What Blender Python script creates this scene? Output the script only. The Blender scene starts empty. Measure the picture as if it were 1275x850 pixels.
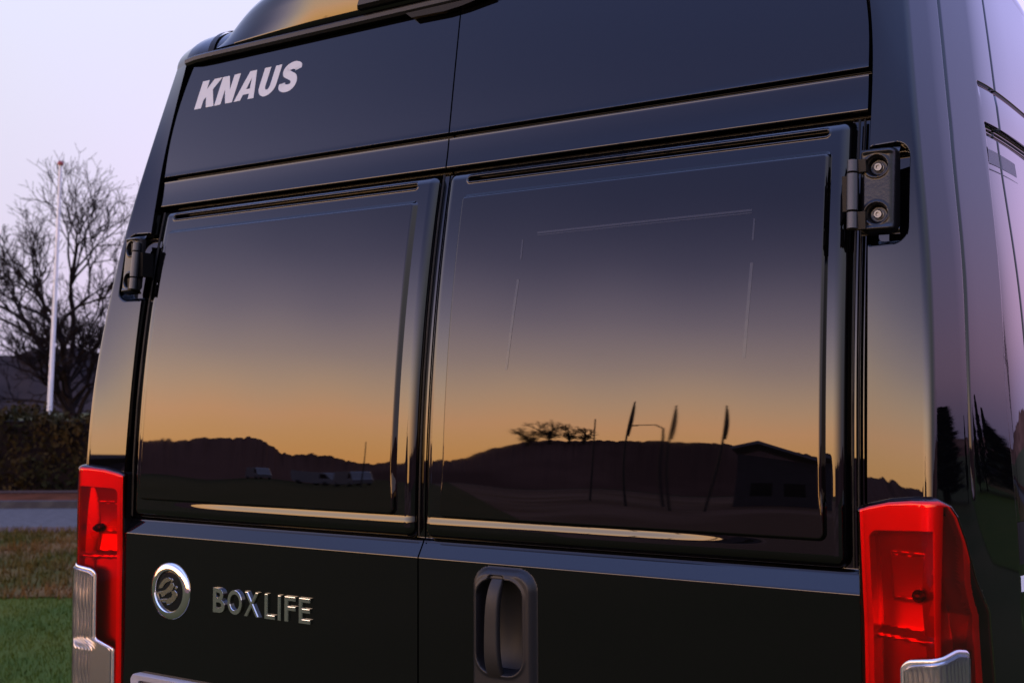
import bpy, bmesh, math, random
import numpy as np
from mathutils import Matrix, Vector

# ------------------------------------------------------------------ camera, sky, exposure
SC = bpy.context.scene
COL = SC.collection
ZO = 0.15                       # ground is z = 0; van coordinates below are measured from 0.15 m up
R_ = math.radians

cd = bpy.data.cameras.new('camera')
cam = bpy.data.objects.new('camera', cd)
COL.objects.link(cam)
cd.sensor_width = 36.0
cd.lens = 1418.98 * 36.0 / 1275.0
cd.clip_start = 0.05
cd.clip_end = 5000
CAM = np.array([1.22254, -1.63982, 1.44344 + ZO])
YAW, PITCH, ROLL = 0.558249, 0.0531798, 0.00438902
cam.matrix_world = (Matrix.Translation(Vector(CAM)) @ Matrix.Rotation(YAW, 4, 'Z') @ Matrix.Rotation(PITCH, 4, 'X')
                    @ Matrix.Rotation(ROLL, 4, 'Y') @ Matrix.Rotation(math.pi / 2, 4, 'X'))
cd.dof.use_dof = True
cd.dof.focus_distance = 1.85
cd.dof.aperture_fstop = 9.0
SC.camera = cam

SC.view_settings.view_transform = 'Standard'
SC.view_settings.look = 'None'
SC.view_settings.gamma = 1.0
SC.view_settings.use_curve_mapping = False
SC.view_settings.exposure = 0.0
SC.cycles.max_bounces = 10
SC.cycles.glossy_bounces = 6
SC.cycles.transparent_max_bounces = 12
SC.cycles.caustics_reflective = False
SC.cycles.caustics_refractive = False

SUN_AZ = R_(157)                # degrees left of +y, i.e. behind the camera on its left
SUN_DIR = (-math.sin(SUN_AZ), math.cos(SUN_AZ))

world = bpy.data.worlds.new('World')
SC.world = world
world.use_nodes = True
wn, wl = world.node_tree.nodes, world.node_tree.links
wn.clear()


def wnode(kind, **kw):
    n = wn.new(kind)
    for k, v in kw.items():
        setattr(n, k, v)
    return n


def wmath(op, a, b=None, clamp=False):
    n = wnode('ShaderNodeMath', operation=op, use_clamp=clamp)
    for i, v in enumerate((a, b)):
        if v is None:
            continue
        if isinstance(v, (int, float)):
            n.inputs[i].default_value = v
        else:
            wl.new(v, n.inputs[i])
    return n.outputs[0]


tc = wnode('ShaderNodeTexCoord')
sep = wnode('ShaderNodeSeparateXYZ')
wl.new(tc.outputs['Generated'], sep.inputs[0])
gx, gy, gz = sep.outputs
hyp = wmath('SQRT', wmath('MAXIMUM', wmath('ADD', wmath('MULTIPLY', gx, gx), wmath('MULTIPLY', gy, gy)), 1e-6))
cosaz = wmath('DIVIDE', wmath('ADD', wmath('MULTIPLY', gx, SUN_DIR[0]), wmath('MULTIPLY', gy, SUN_DIR[1])), hyp)
side = wmath('POWER', wmath('MULTIPLY', wmath('ADD', cosaz, 0.10), 1 / 1.10, clamp=True), 2.1)


def ramp(stops, scale):
    """Sky colour against the sine of the elevation; the stops hold colour / scale."""
    r = wnode('ShaderNodeValToRGB')
    r.color_ramp.interpolation = 'B_SPLINE'
    el = r.color_ramp.elements
    while len(el) > 1:
        el.remove(el[-1])
    for i, (p, c) in enumerate(stops):
        e = el[0] if i == 0 else el.new(p)
        e.position = p
        e.color = (c[0] / scale, c[1] / scale, c[2] / scale, 1)
    wl.new(wmath('MAXIMUM', gz, 0.0), r.inputs[0])
    return r.outputs[0]


DUSK = [(0.0, (10.6, 4.0, 1.1)), (0.05, (10.8, 4.7, 1.6)), (0.10, (9.4, 5.0, 2.4)), (0.16, (7.3, 5.1, 3.4)), (0.22, (4.8, 3.8, 3.6)),
        (0.30, (2.6, 2.25, 3.1)), (0.40, (0.85, 0.86, 1.65)), (0.52, (0.35, 0.42, 0.95)), (0.66, (0.42, 0.55, 1.3)), (1.0, (0.95, 1.3, 2.9))]
AWAY = [(0.0, (0.64, 0.55, 0.73)), (0.06, (0.69, 0.62, 0.79)), (0.14, (0.75, 0.71, 0.86)), (0.25, (0.79, 0.785, 0.92)), (0.37, (0.82, 0.84, 1.0)),
        (0.52, (0.85, 0.95, 1.45)), (0.70, (0.85, 1.05, 2.1)), (1.0, (0.9, 1.25, 2.9))]
ANTI = [(0.0, (0.50, 0.44, 0.85)), (0.05, (0.80, 0.56, 0.98)), (0.10, (1.2, 0.76, 1.2)), (0.18, (1.15, 0.82, 1.4)), (0.30, (0.85, 0.78, 1.5)),
        (0.50, (0.72, 0.78, 1.7)), (0.70, (0.75, 0.95, 2.2)), (1.0, (1.0, 1.35, 3.1))]
opp = wmath('POWER', wmath('MULTIPLY', wmath('ADD', wmath('MULTIPLY', cosaz, -1.0), -0.10), 1 / 0.75, clamp=True), 1.2)
mix0 = wnode('ShaderNodeMix', data_type='RGBA')
wl.new(opp, mix0.inputs[0])
mixn = wnode('ShaderNodeMix', data_type='RGBA')
wl.new(side, mixn.inputs[0])
K = 9.0
wl.new(ramp(AWAY, K), mix0.inputs[6])
wl.new(ramp(ANTI, K), mix0.inputs[7])
wl.new(mix0.outputs[2], mixn.inputs[6])
wl.new(ramp(DUSK, K), mixn.inputs[7])
bg = wnode('ShaderNodeBackground')
bg.inputs[1].default_value = K
wl.new(mixn.outputs[2], bg.inputs[0])
out = wnode('ShaderNodeOutputWorld')
wl.new(bg.outputs[0], out.inputs[0])

rng = np.random.default_rng(7)
random.seed(7)

# ------------------------------------------------------------------ helpers


def tag(o, label=None, cat=None, group=None, kind=None):
    for k, v in (('label', label), ('category', cat), ('group', group), ('kind', kind)):
        if v:
            o[k] = v
    return o


def empty(name, loc, rz=0.0):
    o = bpy.data.objects.new(name, None)
    COL.objects.link(o)
    o.location = loc
    o.rotation_euler = (0, 0, rz)
    o.empty_display_size = 0.2
    return o


def mesh_obj(name, verts, faces, mat, parent=None, smooth=True, sharp=None):
    me = bpy.data.meshes.new(name)
    verts = np.asarray(verts, dtype=np.float32)
    if isinstance(faces, np.ndarray):
        nf, k = faces.shape
        me.vertices.add(len(verts))
        me.vertices.foreach_set('co', verts.ravel())
        me.loops.add(nf * k)
        me.loops.foreach_set('vertex_index', faces.astype(np.int32).ravel())
        me.polygons.add(nf)
        me.polygons.foreach_set('loop_start', np.arange(0, nf * k, k, dtype=np.int32))
        me.update(calc_edges=True)
        me.validate()
    else:
        me.from_pydata([tuple(map(float, v)) for v in verts], [], faces)
        me.update()
    if smooth:
        me.polygons.foreach_set('use_smooth', np.ones(len(me.polygons), dtype=bool))
        if sharp is not None:
            me.set_sharp_from_angle(angle=R_(sharp))
    if mat is not None:
        me.materials.append(mat)
    o = bpy.data.objects.new(name, me)
    COL.objects.link(o)
    if parent is not None:
        o.parent = parent
    return o


def grid_faces(n, m, flip=False):
    i, j = np.meshgrid(np.arange(n - 1), np.arange(m - 1), indexing='ij')
    a = (i * m + j).ravel()
    f = np.stack([a, a + 1, a + m + 1, a + m], 1)
    return f[:, ::-1] if flip else f


def grid_obj(name, X, Y, Z, mat, parent=None, flip=False, keep=None, sharp=None):
    n, m = X.shape
    v = np.stack([X.ravel(), Y.ravel(), Z.ravel()], 1)
    f = grid_faces(n, m, flip)
    if keep is not None:
        f = f[keep[:-1, :-1].ravel()]
    return mesh_obj(name, v, np.ascontiguousarray(f), mat, parent, True, sharp)


class MB:
    """Collects simple solids and links them as one mesh object."""

    def __init__(self):
        self.v, self.f = [], []

    def add(self, vs, fs):
        b = len(self.v)
        self.v += [tuple(map(float, p)) for p in vs]
        self.f += [tuple(i + b for i in f) for f in fs]

    def box(self, lo, hi, M=None):
        x0, y0, z0 = lo
        x1, y1, z1 = hi
        vs = [(x0, y0, z0), (x1, y0, z0), (x1, y1, z0), (x0, y1, z0), (x0, y0, z1), (x1, y0, z1), (x1, y1, z1), (x0, y1, z1)]
        if M is not None:
            vs = [tuple(M @ Vector(p)) for p in vs]
        self.add(vs, [(0, 3, 2, 1), (4, 5, 6, 7), (0, 1, 5, 4), (1, 2, 6, 5), (2, 3, 7, 6), (3, 0, 4, 7)])

    def tube(self, pts, radii, n=8, caps=True):
        pts = [Vector(p) for p in pts]
        if isinstance(radii, (int, float)):
            radii = [radii] * len(pts)
        vs, fs = [], []
        up = None
        for i, p in enumerate(pts):
            d = (pts[min(i + 1, len(pts) - 1)] - pts[max(i - 1, 0)]).normalized()
            if up is None:
                up = d.orthogonal().normalized()
            up = (up - d * up.dot(d))
            if up.length < 1e-6:
                up = d.orthogonal()
            up.normalize()
            w = d.cross(up)
            for k in range(n):
                a = 2 * math.pi * k / n
                vs.append(p + (up * math.cos(a) + w * math.sin(a)) * radii[i])
        for i in range(len(pts) - 1):
            for k in range(n):
                a, b = i * n + k, i * n + (k + 1) % n
                fs.append((a, b, b + n, a + n))
        if caps:
            fs.append(tuple(range(n - 1, -1, -1)))
            fs.append(tuple(range((len(pts) - 1) * n, len(pts) * n)))
        self.add(vs, fs)

    def lathe(self, prof, M, n=32):
        """prof: list of (radius, height); M maps local z-axis frame to world."""
        vs, fs = [], []
        for r, h in prof:
            for k in range(n):
                a = 2 * math.pi * k / n
                vs.append(tuple(M @ Vector((r * math.cos(a), r * math.sin(a), h))))
        for i in range(len(prof) - 1):
            for k in range(n):
                a, b = i * n + k, i * n + (k + 1) % n
                fs.append((a, b, b + n, a + n))
        if prof[0][0] > 1e-6:
            fs.append(tuple(range(n - 1, -1, -1)))
        if prof[-1][0] > 1e-6:
            fs.append(tuple(range((len(prof) - 1) * n, len(prof) * n)))
        self.add(vs, fs)

    def prism(self, poly, M, depth, bevel=0.0):
        """poly in local xy, extruded along local +z by depth, with an optional chamfer at the far face."""
        n = len(poly)
        area = sum(poly[i][0] * poly[(i + 1) % n][1] - poly[(i + 1) % n][0] * poly[i][1] for i in range(n))
        if area < 0:
            poly = poly[::-1]
        rings = [(poly, 0.0)]
        if bevel:
            ins = []
            for i in range(n):
                p, q, r = (Vector(poly[i - 1]), Vector(poly[i]), Vector(poly[(i + 1) % n]))
                a, b = (q - p).normalized(), (r - q).normalized()
                nn = Vector((-a.y - b.y, a.x + b.x))
                if nn.length > 1e-6:
                    nn.normalize()
                ins.append((q.x + nn.x * bevel, q.y + nn.y * bevel))
            rings += [(poly, depth - bevel), (ins, depth)]
        else:
            rings.append((poly, depth))
        vs, fs = [], []
        for pl, h in rings:
            vs += [tuple(M @ Vector((x, y, h))) for x, y in pl]
        for i in range(len(rings) - 1):
            for k in range(n):
                a, b = i * n + k, i * n + (k + 1) % n
                fs.append((a, b, b + n, a + n))
        fs.append(tuple(range(n - 1, -1, -1)))
        fs.append(tuple(range((len(rings) - 1) * n, len(rings) * n)))
        self.add(vs, fs)

    def build(self, name, mat, parent=None, smooth=False, sharp=35):
        return mesh_obj(name, self.v, self.f, mat, parent, smooth, sharp if smooth else None)


def mat(name, base=(0.5, 0.5, 0.5), rough=0.5, metal=0.0, coat=0.0, ior=1.5, coat_rough=0.02, spec=0.5, noise=None, bump=None, tint=None, rvar=None):
    m = bpy.data.materials.new(name)
    m.use_nodes = True
    nt = m.node_tree
    b = nt.nodes['Principled BSDF']
    b.inputs['Base Color'].default_value = (*base, 1)
    b.inputs['Roughness'].default_value = rough
    b.inputs['Metallic'].default_value = metal
    b.inputs['IOR'].default_value = ior
    b.inputs['Specular IOR Level'].default_value = spec
    b.inputs['Coat Weight'].default_value = coat
    b.inputs['Coat Roughness'].default_value = coat_rough
    b.inputs['Coat IOR'].default_value = 1.56
    if tint:
        b.inputs['Specular Tint'].default_value = (*tint, 1)
    t = nt.nodes.new('ShaderNodeTexCoord')
    if noise:
        scale, c2, lo, hi, detail = noise
        n = nt.nodes.new('ShaderNodeTexNoise')
        n.inputs['Scale'].default_value = scale
        n.inputs['Detail'].default_value = detail
        nt.links.new(t.outputs['Object'], n.inputs['Vector'])
        r = nt.nodes.new('ShaderNodeMapRange')
        r.inputs[1].default_value, r.inputs[2].default_value = lo, hi
        nt.links.new(n.outputs[0], r.inputs[0])
        x = nt.nodes.new('ShaderNodeMix')
        x.data_type = 'RGBA'
        x.inputs[6].default_value = (*base, 1)
        x.inputs[7].default_value = (*c2, 1)
        nt.links.new(r.outputs[0], x.inputs[0])
        nt.links.new(x.outputs[2], b.inputs['Base Color'])
    if rvar:                                          # smears: uneven gloss
        n = nt.nodes.new('ShaderNodeTexNoise')
        n.inputs['Scale'].default_value = rvar[0]
        n.inputs['Detail'].default_value = 6
        n.inputs['Distortion'].default_value = 0.6
        nt.links.new(t.outputs['Object'], n.inputs['Vector'])
        r = nt.nodes.new('ShaderNodeMapRange')
        r.inputs[1].default_value, r.inputs[2].default_value = 0.42, 0.72
        r.inputs[3].default_value, r.inputs[4].default_value = rvar[1], rvar[2]
        nt.links.new(n.outputs[0], r.inputs[0])
        nt.links.new(r.outputs[0], b.inputs['Coat Roughness' if coat else 'Roughness'])
    if bump:
        scale, strength, dist = bump
        n = nt.nodes.new('ShaderNodeTexNoise')
        n.inputs['Scale'].default_value = scale
        n.inputs['Detail'].default_value = 3
        nt.links.new(t.outputs['Object'], n.inputs['Vector'])
        bp = nt.nodes.new('ShaderNodeBump')
        bp.inputs['Strength'].default_value = strength
        bp.inputs['Distance'].default_value = dist
        nt.links.new(n.outputs[0], bp.inputs['Height'])
        nt.links.new(bp.outputs[0], b.inputs['Normal'])
        if coat:
            nt.links.new(bp.outputs[0], b.inputs['Coat Normal'])
    return m


PAINT = mat('black_paint', (0.0013, 0.0013, 0.0016), 0.3, noise=(420, (0.014, 0.013, 0.012), 0.68, 0.78, 2), coat=1.0, coat_rough=0.008, spec=0.0, rvar=(2.2, 0.006, 0.045))
GLASS = mat('dark_glass', (0.001, 0.001, 0.001), 0.012, ior=1.56, tint=(1.0, 0.93, 0.89), rvar=(2.5, 0.006, 0.035))
INNER = mat('inner_frame_plastic', (0.014, 0.013, 0.015), 0.2, ior=1.56)
RUBBER = mat('black_rubber', (0.005, 0.005, 0.005), 0.4, spec=0.15)
PLASTIC = mat('satin_plastic', (0.008, 0.008, 0.010), 0.42, spec=0.35, bump=(900, 0.08, 0.0004))
GRIP = mat('grip_plastic', (0.012, 0.011, 0.011), 0.5, spec=0.35, bump=(900, 0.1, 0.0004))
CHROME = mat('chrome', (0.82, 0.82, 0.84), 0.06, metal=1.0)
STEEL = mat('bolt_steel', (0.16, 0.17, 0.19), 0.4, metal=1.0)
HINGE = mat('hinge_paint', (0.005, 0.005, 0.006), 0.3, spec=0.25, coat=0.25, coat_rough=0.12, bump=(220, 0.25, 0.001))
KNUCKLE = mat('hinge_knuckle_metal', (0.05, 0.052, 0.058), 0.3, metal=0.6)
DECAL = mat('pale_grey_vinyl', (0.47, 0.49, 0.49), 0.45)
EMBLEM = mat('emblem_black', (0.006, 0.006, 0.007), 0.1)
BIRD = mat('emblem_bird_metal', (0.42, 0.42, 0.40), 0.22, metal=1.0)
STRIPE = mat('grey_stripe_vinyl', (0.05, 0.05, 0.06), 0.5, noise=(1200, (0.10, 0.10, 0.11), 0.4, 0.6, 2))
WHITE_VINYL = mat('white_vinyl', (0.75, 0.75, 0.75), 0.4)
SILVER = mat('silver_reflector', (0.62, 0.61, 0.63), 0.25, metal=0.85)
CLEAR = mat('clear_lamp_reflector', (0.62, 0.61, 0.63), 0.22, metal=0.85)
TYRE = mat('tyre_rubber', (0.012, 0.012, 0.012), 0.8)
CHAMBER = mat('lamp_chamber', (0.72, 0.70, 0.70), 0.30, metal=0.9)
REFLECT = mat('lamp_reflector', (0.88, 0.85, 0.83), 0.38, metal=0.55)
PLATE = mat('plate_holder_plastic', (0.30, 0.29, 0.31), 0.35)


def lens_material():
    m = bpy.data.materials.new('red_lens_plastic')
    m.use_nodes = True
    nt = m.node_tree
    nt.nodes.clear()
    tr = nt.nodes.new('ShaderNodeBsdfTransparent')
    tr.inputs[0].default_value = (0.90, 0.016, 0.007, 1)
    gl = nt.nodes.new('ShaderNodeBsdfGlossy')
    gl.inputs['Roughness'].default_value = 0.015
    fr = nt.nodes.new('ShaderNodeFresnel')
    fr.inputs[0].default_value = 1.5
    mx = nt.nodes.new('ShaderNodeMixShader')
    nt.links.new(fr.outputs[0], mx.inputs[0])
    nt.links.new(tr.outputs[0], mx.inputs[1])
    nt.links.new(gl.outputs[0], mx.inputs[2])
    o = nt.nodes.new('ShaderNodeOutputMaterial')
    nt.links.new(mx.outputs[0], o.inputs[0])
    return m


LENS = lens_material()
CLENS = lens_material()
CLENS.name = 'clear_lens_plastic'
next(n for n in CLENS.node_tree.nodes if n.type == 'BSDF_TRANSPARENT').inputs[0].default_value = (0.86, 0.86, 0.88, 1)

# ------------------------------------------------------------------ van surfaces
# SURF-BEGIN


def smooth01(t):
    t = np.clip(t, 0, 1)
    return t * t * (3 - 2 * t)


def rrect(x, z, x0, x1, z0, z1, r):
    """Signed distance to a rounded rectangle, negative inside."""
    cx, cz = (x0 + x1) / 2, (z0 + z1) / 2
    qx, qz = np.abs(x - cx) - (x1 - x0) / 2 + r, np.abs(z - cz) - (z1 - z0) / 2 + r
    return np.hypot(np.maximum(qx, 0), np.maximum(qz, 0)) + np.minimum(np.maximum(qx, qz), 0) - r


ARC_T0, ARC_T1 = math.radians(1.0), math.radians(12.7)


def arc_y(z):
    """Rear face of the window surround: leans further forward the higher it gets."""
    t0, t1, h = ARC_T0, ARC_T1, 0.587
    s = z - 1.24
    return -0.0055 + t0 * s + (t1 - t0) / (2 * h) * s * s


SUR = {1: (0.007, 0.760, 1.2015, 1.8730), -1: (0.010, 0.760, 1.2015, 1.8730)}
REC = {1: (0.047, 0.733, 1.2395, 1.8255), -1: (0.047, 0.733, 1.2395, 1.8255)}
_pz = np.arange(0.2, 2.3, 0.0004)


def _profile():
    z = _pz
    y = np.zeros_like(z)
    y = np.where(z < 0.95, (0.95 - z) * -0.01, 0.0)
    y = np.where(z > 1.1700, (z - 1.1700) * 0.65, y)
    ch = arc_y(z) + 0.024
    y = np.where(z > 1.1985, np.maximum(ch, 0.0185), y)
    y = np.where(z > 1.20, np.maximum(ch, 0.0185) + 0.004, y)
    up = 0.0862 + (z - 1.878) * 0.185
    strip = up + 0.0008 * np.sin(np.clip((z - 1.878) / 0.061, 0, 1) * math.pi)
    pan = 0.0965 + (z - 1.943) * 0.155 + (z - 1.943) ** 2 * 0.03
    y = np.where(z > 1.8725, up + 0.026, y)
    y = np.where(z > 1.8785, strip, y)
    y = np.where(z > 1.9405, pan + 0.020, y)
    y = np.where(z > 1.9475, pan, y)
    y = y - 0.0014 * np.exp(-((z - 1.1978) / 0.0012) ** 2)
    for ze, am in ((1.9392, 0.0009), (1.9490, 0.0009), (1.8797, 0.0009)):          # raised lips added so the panel edges catch bright lines
        y = y - am * np.exp(-((z - ze) / 0.0015) ** 2)
    k = np.exp(-0.5 * (np.arange(-8, 9) / 2.8) ** 2)
    k /= k.sum()
    return np.convolve(np.pad(y, 8, mode='edge'), k, 'valid')


_py = _profile()


def door_y(xa, z, sgn):
    y = np.interp(z, _pz, _py)
    s = arc_y(z)
    d = -rrect(xa, z, *SUR[sgn], 0.020)
    r = 0.021
    roll = 0.024 * (1 - np.sqrt(np.clip(1 - (1 - np.clip(d / r, 0, 1)) ** 2, 0, 1)))
    sur = s + 0.006 + roll - 0.0018 * smooth01((1.243 - z) / 0.015) * smooth01((0.70 - xa) / 0.25)
    dr = -rrect(xa, z, *REC[sgn], 0.014)
    sur = sur + 0.014 * smooth01((dr - 0.014) / 0.01)          # hollow behind the proud window panel
    sl = np.hypot(np.maximum(np.abs(xa - 0.3905) - 0.328, 0), z - 1.8518) - 0.0040
    sur = sur + 0.022 * smooth01((-sl + 0.0004) / 0.0012) - 0.0013 * np.exp(-((sl - 0.0022) / 0.0014) ** 2)
    y = np.where(d > 0, sur, y)
    if sgn > 0:                                       # well behind the door handle
        h = -rrect(xa, z, 0.128, 0.228, 0.985, 1.148, 0.035)
        y = y + 0.055 * smooth01(h / 0.006)
    return y


def edge_x(z):
    """Outer edge of a rear door."""
    return 0.7790 - 0.9 * np.clip(z - 1.98, 0, 1) ** 2


STN = np.array([
    # z     P0 x    y      P1 x    y       P2 x   y      P3 x   y      P4 x (y 1.0) P5 x (y 5.2)
    [0.25, 0.788, 0.000, 0.885, -0.036, 0.928, 0.058, 0.985, 0.215, 1.030, 0.965],
    [0.90, 0.788, 0.000, 0.885, -0.038, 0.928, 0.058, 0.985, 0.215, 1.030, 0.965],
    [1.15, 0.788, 0.000, 0.884, -0.036, 0.927, 0.060, 0.984, 0.220, 1.026, 0.960],
    [1.30, 0.788, 0.005, 0.882, -0.026, 0.923, 0.067, 0.980, 0.227, 1.018, 0.945],
    [1.45, 0.788, 0.017, 0.8815, -0.012, 0.9174, 0.069, 0.971, 0.230, 1.003, 0.920],
    [1.63, 0.787, 0.037, 0.875, 0.016, 0.907, 0.088, 0.957, 0.250, 0.985, 0.860],
    [1.81, 0.786, 0.065, 0.859, 0.050, 0.886, 0.110, 0.934, 0.270, 0.968, 0.780],
    [2.00, 0.785, 0.101, 0.839, 0.098, 0.864, 0.154, 0.911, 0.310, 0.945, 0.700],
    [2.215, 0.755, 0.136, 0.816, 0.160, 0.837, 0.208, 0.883, 0.370, 0.910, 0.640]])


def stn(col, z):
    """Natural cubic interpolation of a station column."""
    xs, ys = STN[:, 0], STN[:, col]
    n = len(xs)
    h = np.diff(xs)
    A = np.zeros((n, n))
    b = np.zeros(n)
    A[0, 0] = A[-1, -1] = 1
    for i in range(1, n - 1):
        A[i, i - 1], A[i, i], A[i, i + 1] = h[i - 1], 2 * (h[i - 1] + h[i]), h[i]
        b[i] = 6 * ((ys[i + 1] - ys[i]) / h[i] - (ys[i] - ys[i - 1]) / h[i - 1])
    m = np.linalg.solve(A, b)
    z = np.clip(z, xs[0], xs[-1])
    i = np.clip(np.searchsorted(xs, z) - 1, 0, n - 2)
    t0, t1 = xs[i + 1] - z, z - xs[i]
    return (m[i] * t0 ** 3 + m[i + 1] * t1 ** 3) / (6 * h[i]) + (ys[i] / h[i] - m[i] * h[i] / 6) * t0 + (ys[i + 1] / h[i] - m[i + 1] * h[i] / 6) * t1


def knots(z):
    o = np.ones_like(z)
    return [np.stack([stn(1, z), stn(2, z)], -1), np.stack([stn(3, z), stn(4, z)], -1), np.stack([stn(5, z), stn(6, z)], -1),
            np.stack([stn(7, z), stn(8, z)], -1), np.stack([stn(9, z), 1.0 * o], -1), np.stack([stn(10, z), 5.2 * o], -1)]


def body_base(u, z):
    """Plan position (x, y) of the right body side; u runs 0..5 over the knots."""
    P = knots(z)
    u = np.broadcast_to(u, z.shape)
    i = np.clip(np.floor(u).astype(int), 0, 4)
    f = u - i
    A = np.stack(P, 0)
    idx = np.indices(z.shape)
    lin = A[(i,) + tuple(idx)] * (1 - f)[..., None] + A[(i + 1,) + tuple(idx)] * f[..., None]
    res = lin
    for c, dl in ((1, 0.13), (2, 0.22), (3, 0.30), (4, 0.3)):
        a = A[c - 1] * dl + A[c] * (1 - dl)
        b = A[c + 1] * dl + A[c] * (1 - dl)
        t = np.clip((u - c + dl) / (2 * dl), 0, 1)[..., None]
        bz = a * (1 - t) ** 2 + 2 * A[c] * t * (1 - t) + b * t * t
        res = np.where((np.abs(u - c) < dl)[..., None], bz, res)
    return res[..., 0], res[..., 1]


def body_normal(u, z):
    e = 1e-3
    x0, y0 = body_base(np.maximum(u - e, 0), z)
    x1, y1 = body_base(np.minimum(u + e, 5), z)
    dx, dy = x1 - x0, y1 - y0
    l = np.hypot(dx, dy) + 1e-12
    return dy / l, -dx / l


def lamp_outer(z):
    """Outer boundary of the tail light in u."""
    return np.interp(z, [0.6, 1.055, 1.149, 1.17, 1.197, 1.25, 1.285, 1.300, 1.309, 1.315], [2.24, 2.19, 2.13, 2.03, 1.88, 1.66, 1.46, 1.30, 1.14, 0.98])


def lamp_top(s):
    return np.interp(s, [0, 0.1, 0.27, 0.45, 0.6, 0.75, 0.9, 1.0], [1.2935, 1.3005, 1.3085, 1.3125, 1.3135, 1.3115, 1.307, 1.303])


SIDE_Y = (0.257, 0.253)
PANEL_EDGE = ([1.2, 1.441, 1.684, 1.855], [2.63, 2.60, 2.695, 2.80])
SEAM_U = 3.03


def groove_u(z):
    return np.interp(z, [1.37, 1.557, 1.856, 2.085], [1.925, 1.985, 2.135, 2.15])


SIDE_SLOPE = 0.035


def side_shear(y, z):
    """The belt pressings of the side climb a little towards the front."""
    return SIDE_SLOPE * np.clip(y - 0.27, 0, 2) * smooth01((z - 1.45) / 0.25) * smooth01((2.2 - z) / 0.2)


def side_features(u, x, y, z):
    """Pressings of the body side, in metres outward."""
    far = u > 1.7
    d = -0.006 * smooth01((0.0035 - np.abs(z - 1.944)) / 0.003 + 0.5) * smooth01((y - SIDE_Y[0]) / 0.012)
    d = d - 0.012 * smooth01((0.0085 - np.abs(z - 1.871)) / 0.003 + 0.5) * smooth01((y - SIDE_Y[1]) / 0.012)
    ue = np.interp(z, PANEL_EDGE[0], PANEL_EDGE[1])
    pan = smooth01((u - ue) / 0.05) * smooth01((1.871 - z) / 0.006) * smooth01((z - 1.12) / 0.02)
    d = d - pan * (0.004 + 0.012 * np.clip(y - 0.15, 0, 0.6))
    d = d - 0.006 * np.exp(-((u - SEAM_U) / 0.008) ** 2)
    return d * far


def body_point(u, z, off=0.0, features=True):
    x, y = body_base(u, z)
    nx, ny = body_normal(u, z)
    d = np.zeros_like(x) + off
    if features:
        pk = -rrect(x, z, 0.770, 0.848, 1.668, 1.822, 0.026)
        d = d - 0.034 * smooth01(pk / 0.009)
        g = (u - groove_u(z)) * 0.14
        d = d - 0.0035 * np.exp(-(g / 0.0028) ** 2) * smooth01((z - 1.30) / 0.05)
        d = d + side_features(u, x, y, z)
    return x + nx * d, y + ny * d
# SURF-END


def lines(lo, hi, coarse, fine):
    """Sorted grid positions: `coarse` spacing, refined where fine = [(a, b, step)] asks for it."""
    p = [lo, hi] + list(np.arange(lo, hi, coarse))
    for a, b, st in fine:
        p = [q for q in p if not (a - st < q < b + st)]
        p += list(np.arange(max(a, lo), min(b, hi) + st * 0.5, st))
    p = np.unique(np.clip(np.round(np.array(p), 6), lo, hi))
    return p[np.r_[True, np.diff(p) > 2e-4]]


van = empty('camper_van', (0, 0, ZO))
van.location = (0, 0, 0)
tag(van, 'black camper van seen from behind, sunset mirrored in its rear doors', 'van')

DOOR_Z = lines(0.34, 2.2035, 0.02, [(1.163, 1.176, 0.0006), (1.19, 1.234, 0.0010), (1.234, 1.258, 0.0007), (1.258, 1.80, 0.012), (1.80, 1.845, 0.0014),
                                    (1.845, 1.884, 0.0005), (1.884, 1.936, 0.003), (1.936, 1.952, 0.0005), (0.975, 0.995, 0.001), (1.135, 1.155, 0.001)])


def make_door(sgn):
    s0 = SUR[sgn]
    r0 = REC[sgn]
    xs = lines(0.0016, 0.779, 0.018, [(0.0016, 0.036, 0.0012), (r0[0] - 0.006, r0[0] + 0.022, 0.0011), (r0[1] - 0.022, r0[1] + 0.006, 0.0011),
                                      (0.737, 0.764, 0.0012)] + ([(0.124, 0.142, 0.0012), (0.214, 0.232, 0.0012)] if sgn > 0 else []))
    X, Z = np.meshgrid(xs, DOOR_Z, indexing='xy')
    Y = door_y(X, Z, sgn)
    EX = edge_x(Z)
    Xw = np.where(Z > 1.98, X * EX / 0.779, X)
    # returned edges: turn the skin inward along every border so the door has thickness
    def ring(A, extra):
        return np.concatenate([A[:, :1] + (extra if extra is not None else 0), A, A[:, -1:] + (extra if extra is not None else 0)], 1)
    Xr, Yr, Zr = ring(Xw, None), ring(Y, 0.03), ring(Z, None)
    Xr = np.concatenate([Xr[:1], Xr, Xr[-1:]], 0)
    Yr = np.concatenate([Yr[:1] + 0.03, Yr, Yr[-1:] + 0.03], 0)
    Zr = np.concatenate([Zr[:1], Zr, Zr[-1:]], 0)
    return grid_obj('rear_door', Xr * sgn, Yr, Zr + ZO, PAINT, van, flip=sgn < 0, sharp=60)


def surf_M(x, z, y=None, tilt=None, sgn=1):
    """Frame on the door skin: local x to the right, local y up the skin, local z out to the rear."""
    if y is None:
        y = float(door_y(np.array([abs(x)]), np.array([z]), sgn)[0])
    if tilt is None:
        e = 0.004
        a = door_y(np.array([abs(x)] * 2), np.array([z - e, z + e]), sgn)
        tilt = math.atan2(a[1] - a[0], 2 * e)
    ex, ey = Vector((1, 0, 0)), Vector((0, math.sin(tilt), math.cos(tilt)))
    ez = ex.cross(ey)
    M = Matrix.Identity(4)
    for i in range(3):
        M[i][0], M[i][1], M[i][2] = ex[i], ey[i], ez[i]
    M[0][3], M[1][3], M[2][3] = x, y, z + ZO
    return M


DOORS = {}


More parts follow.
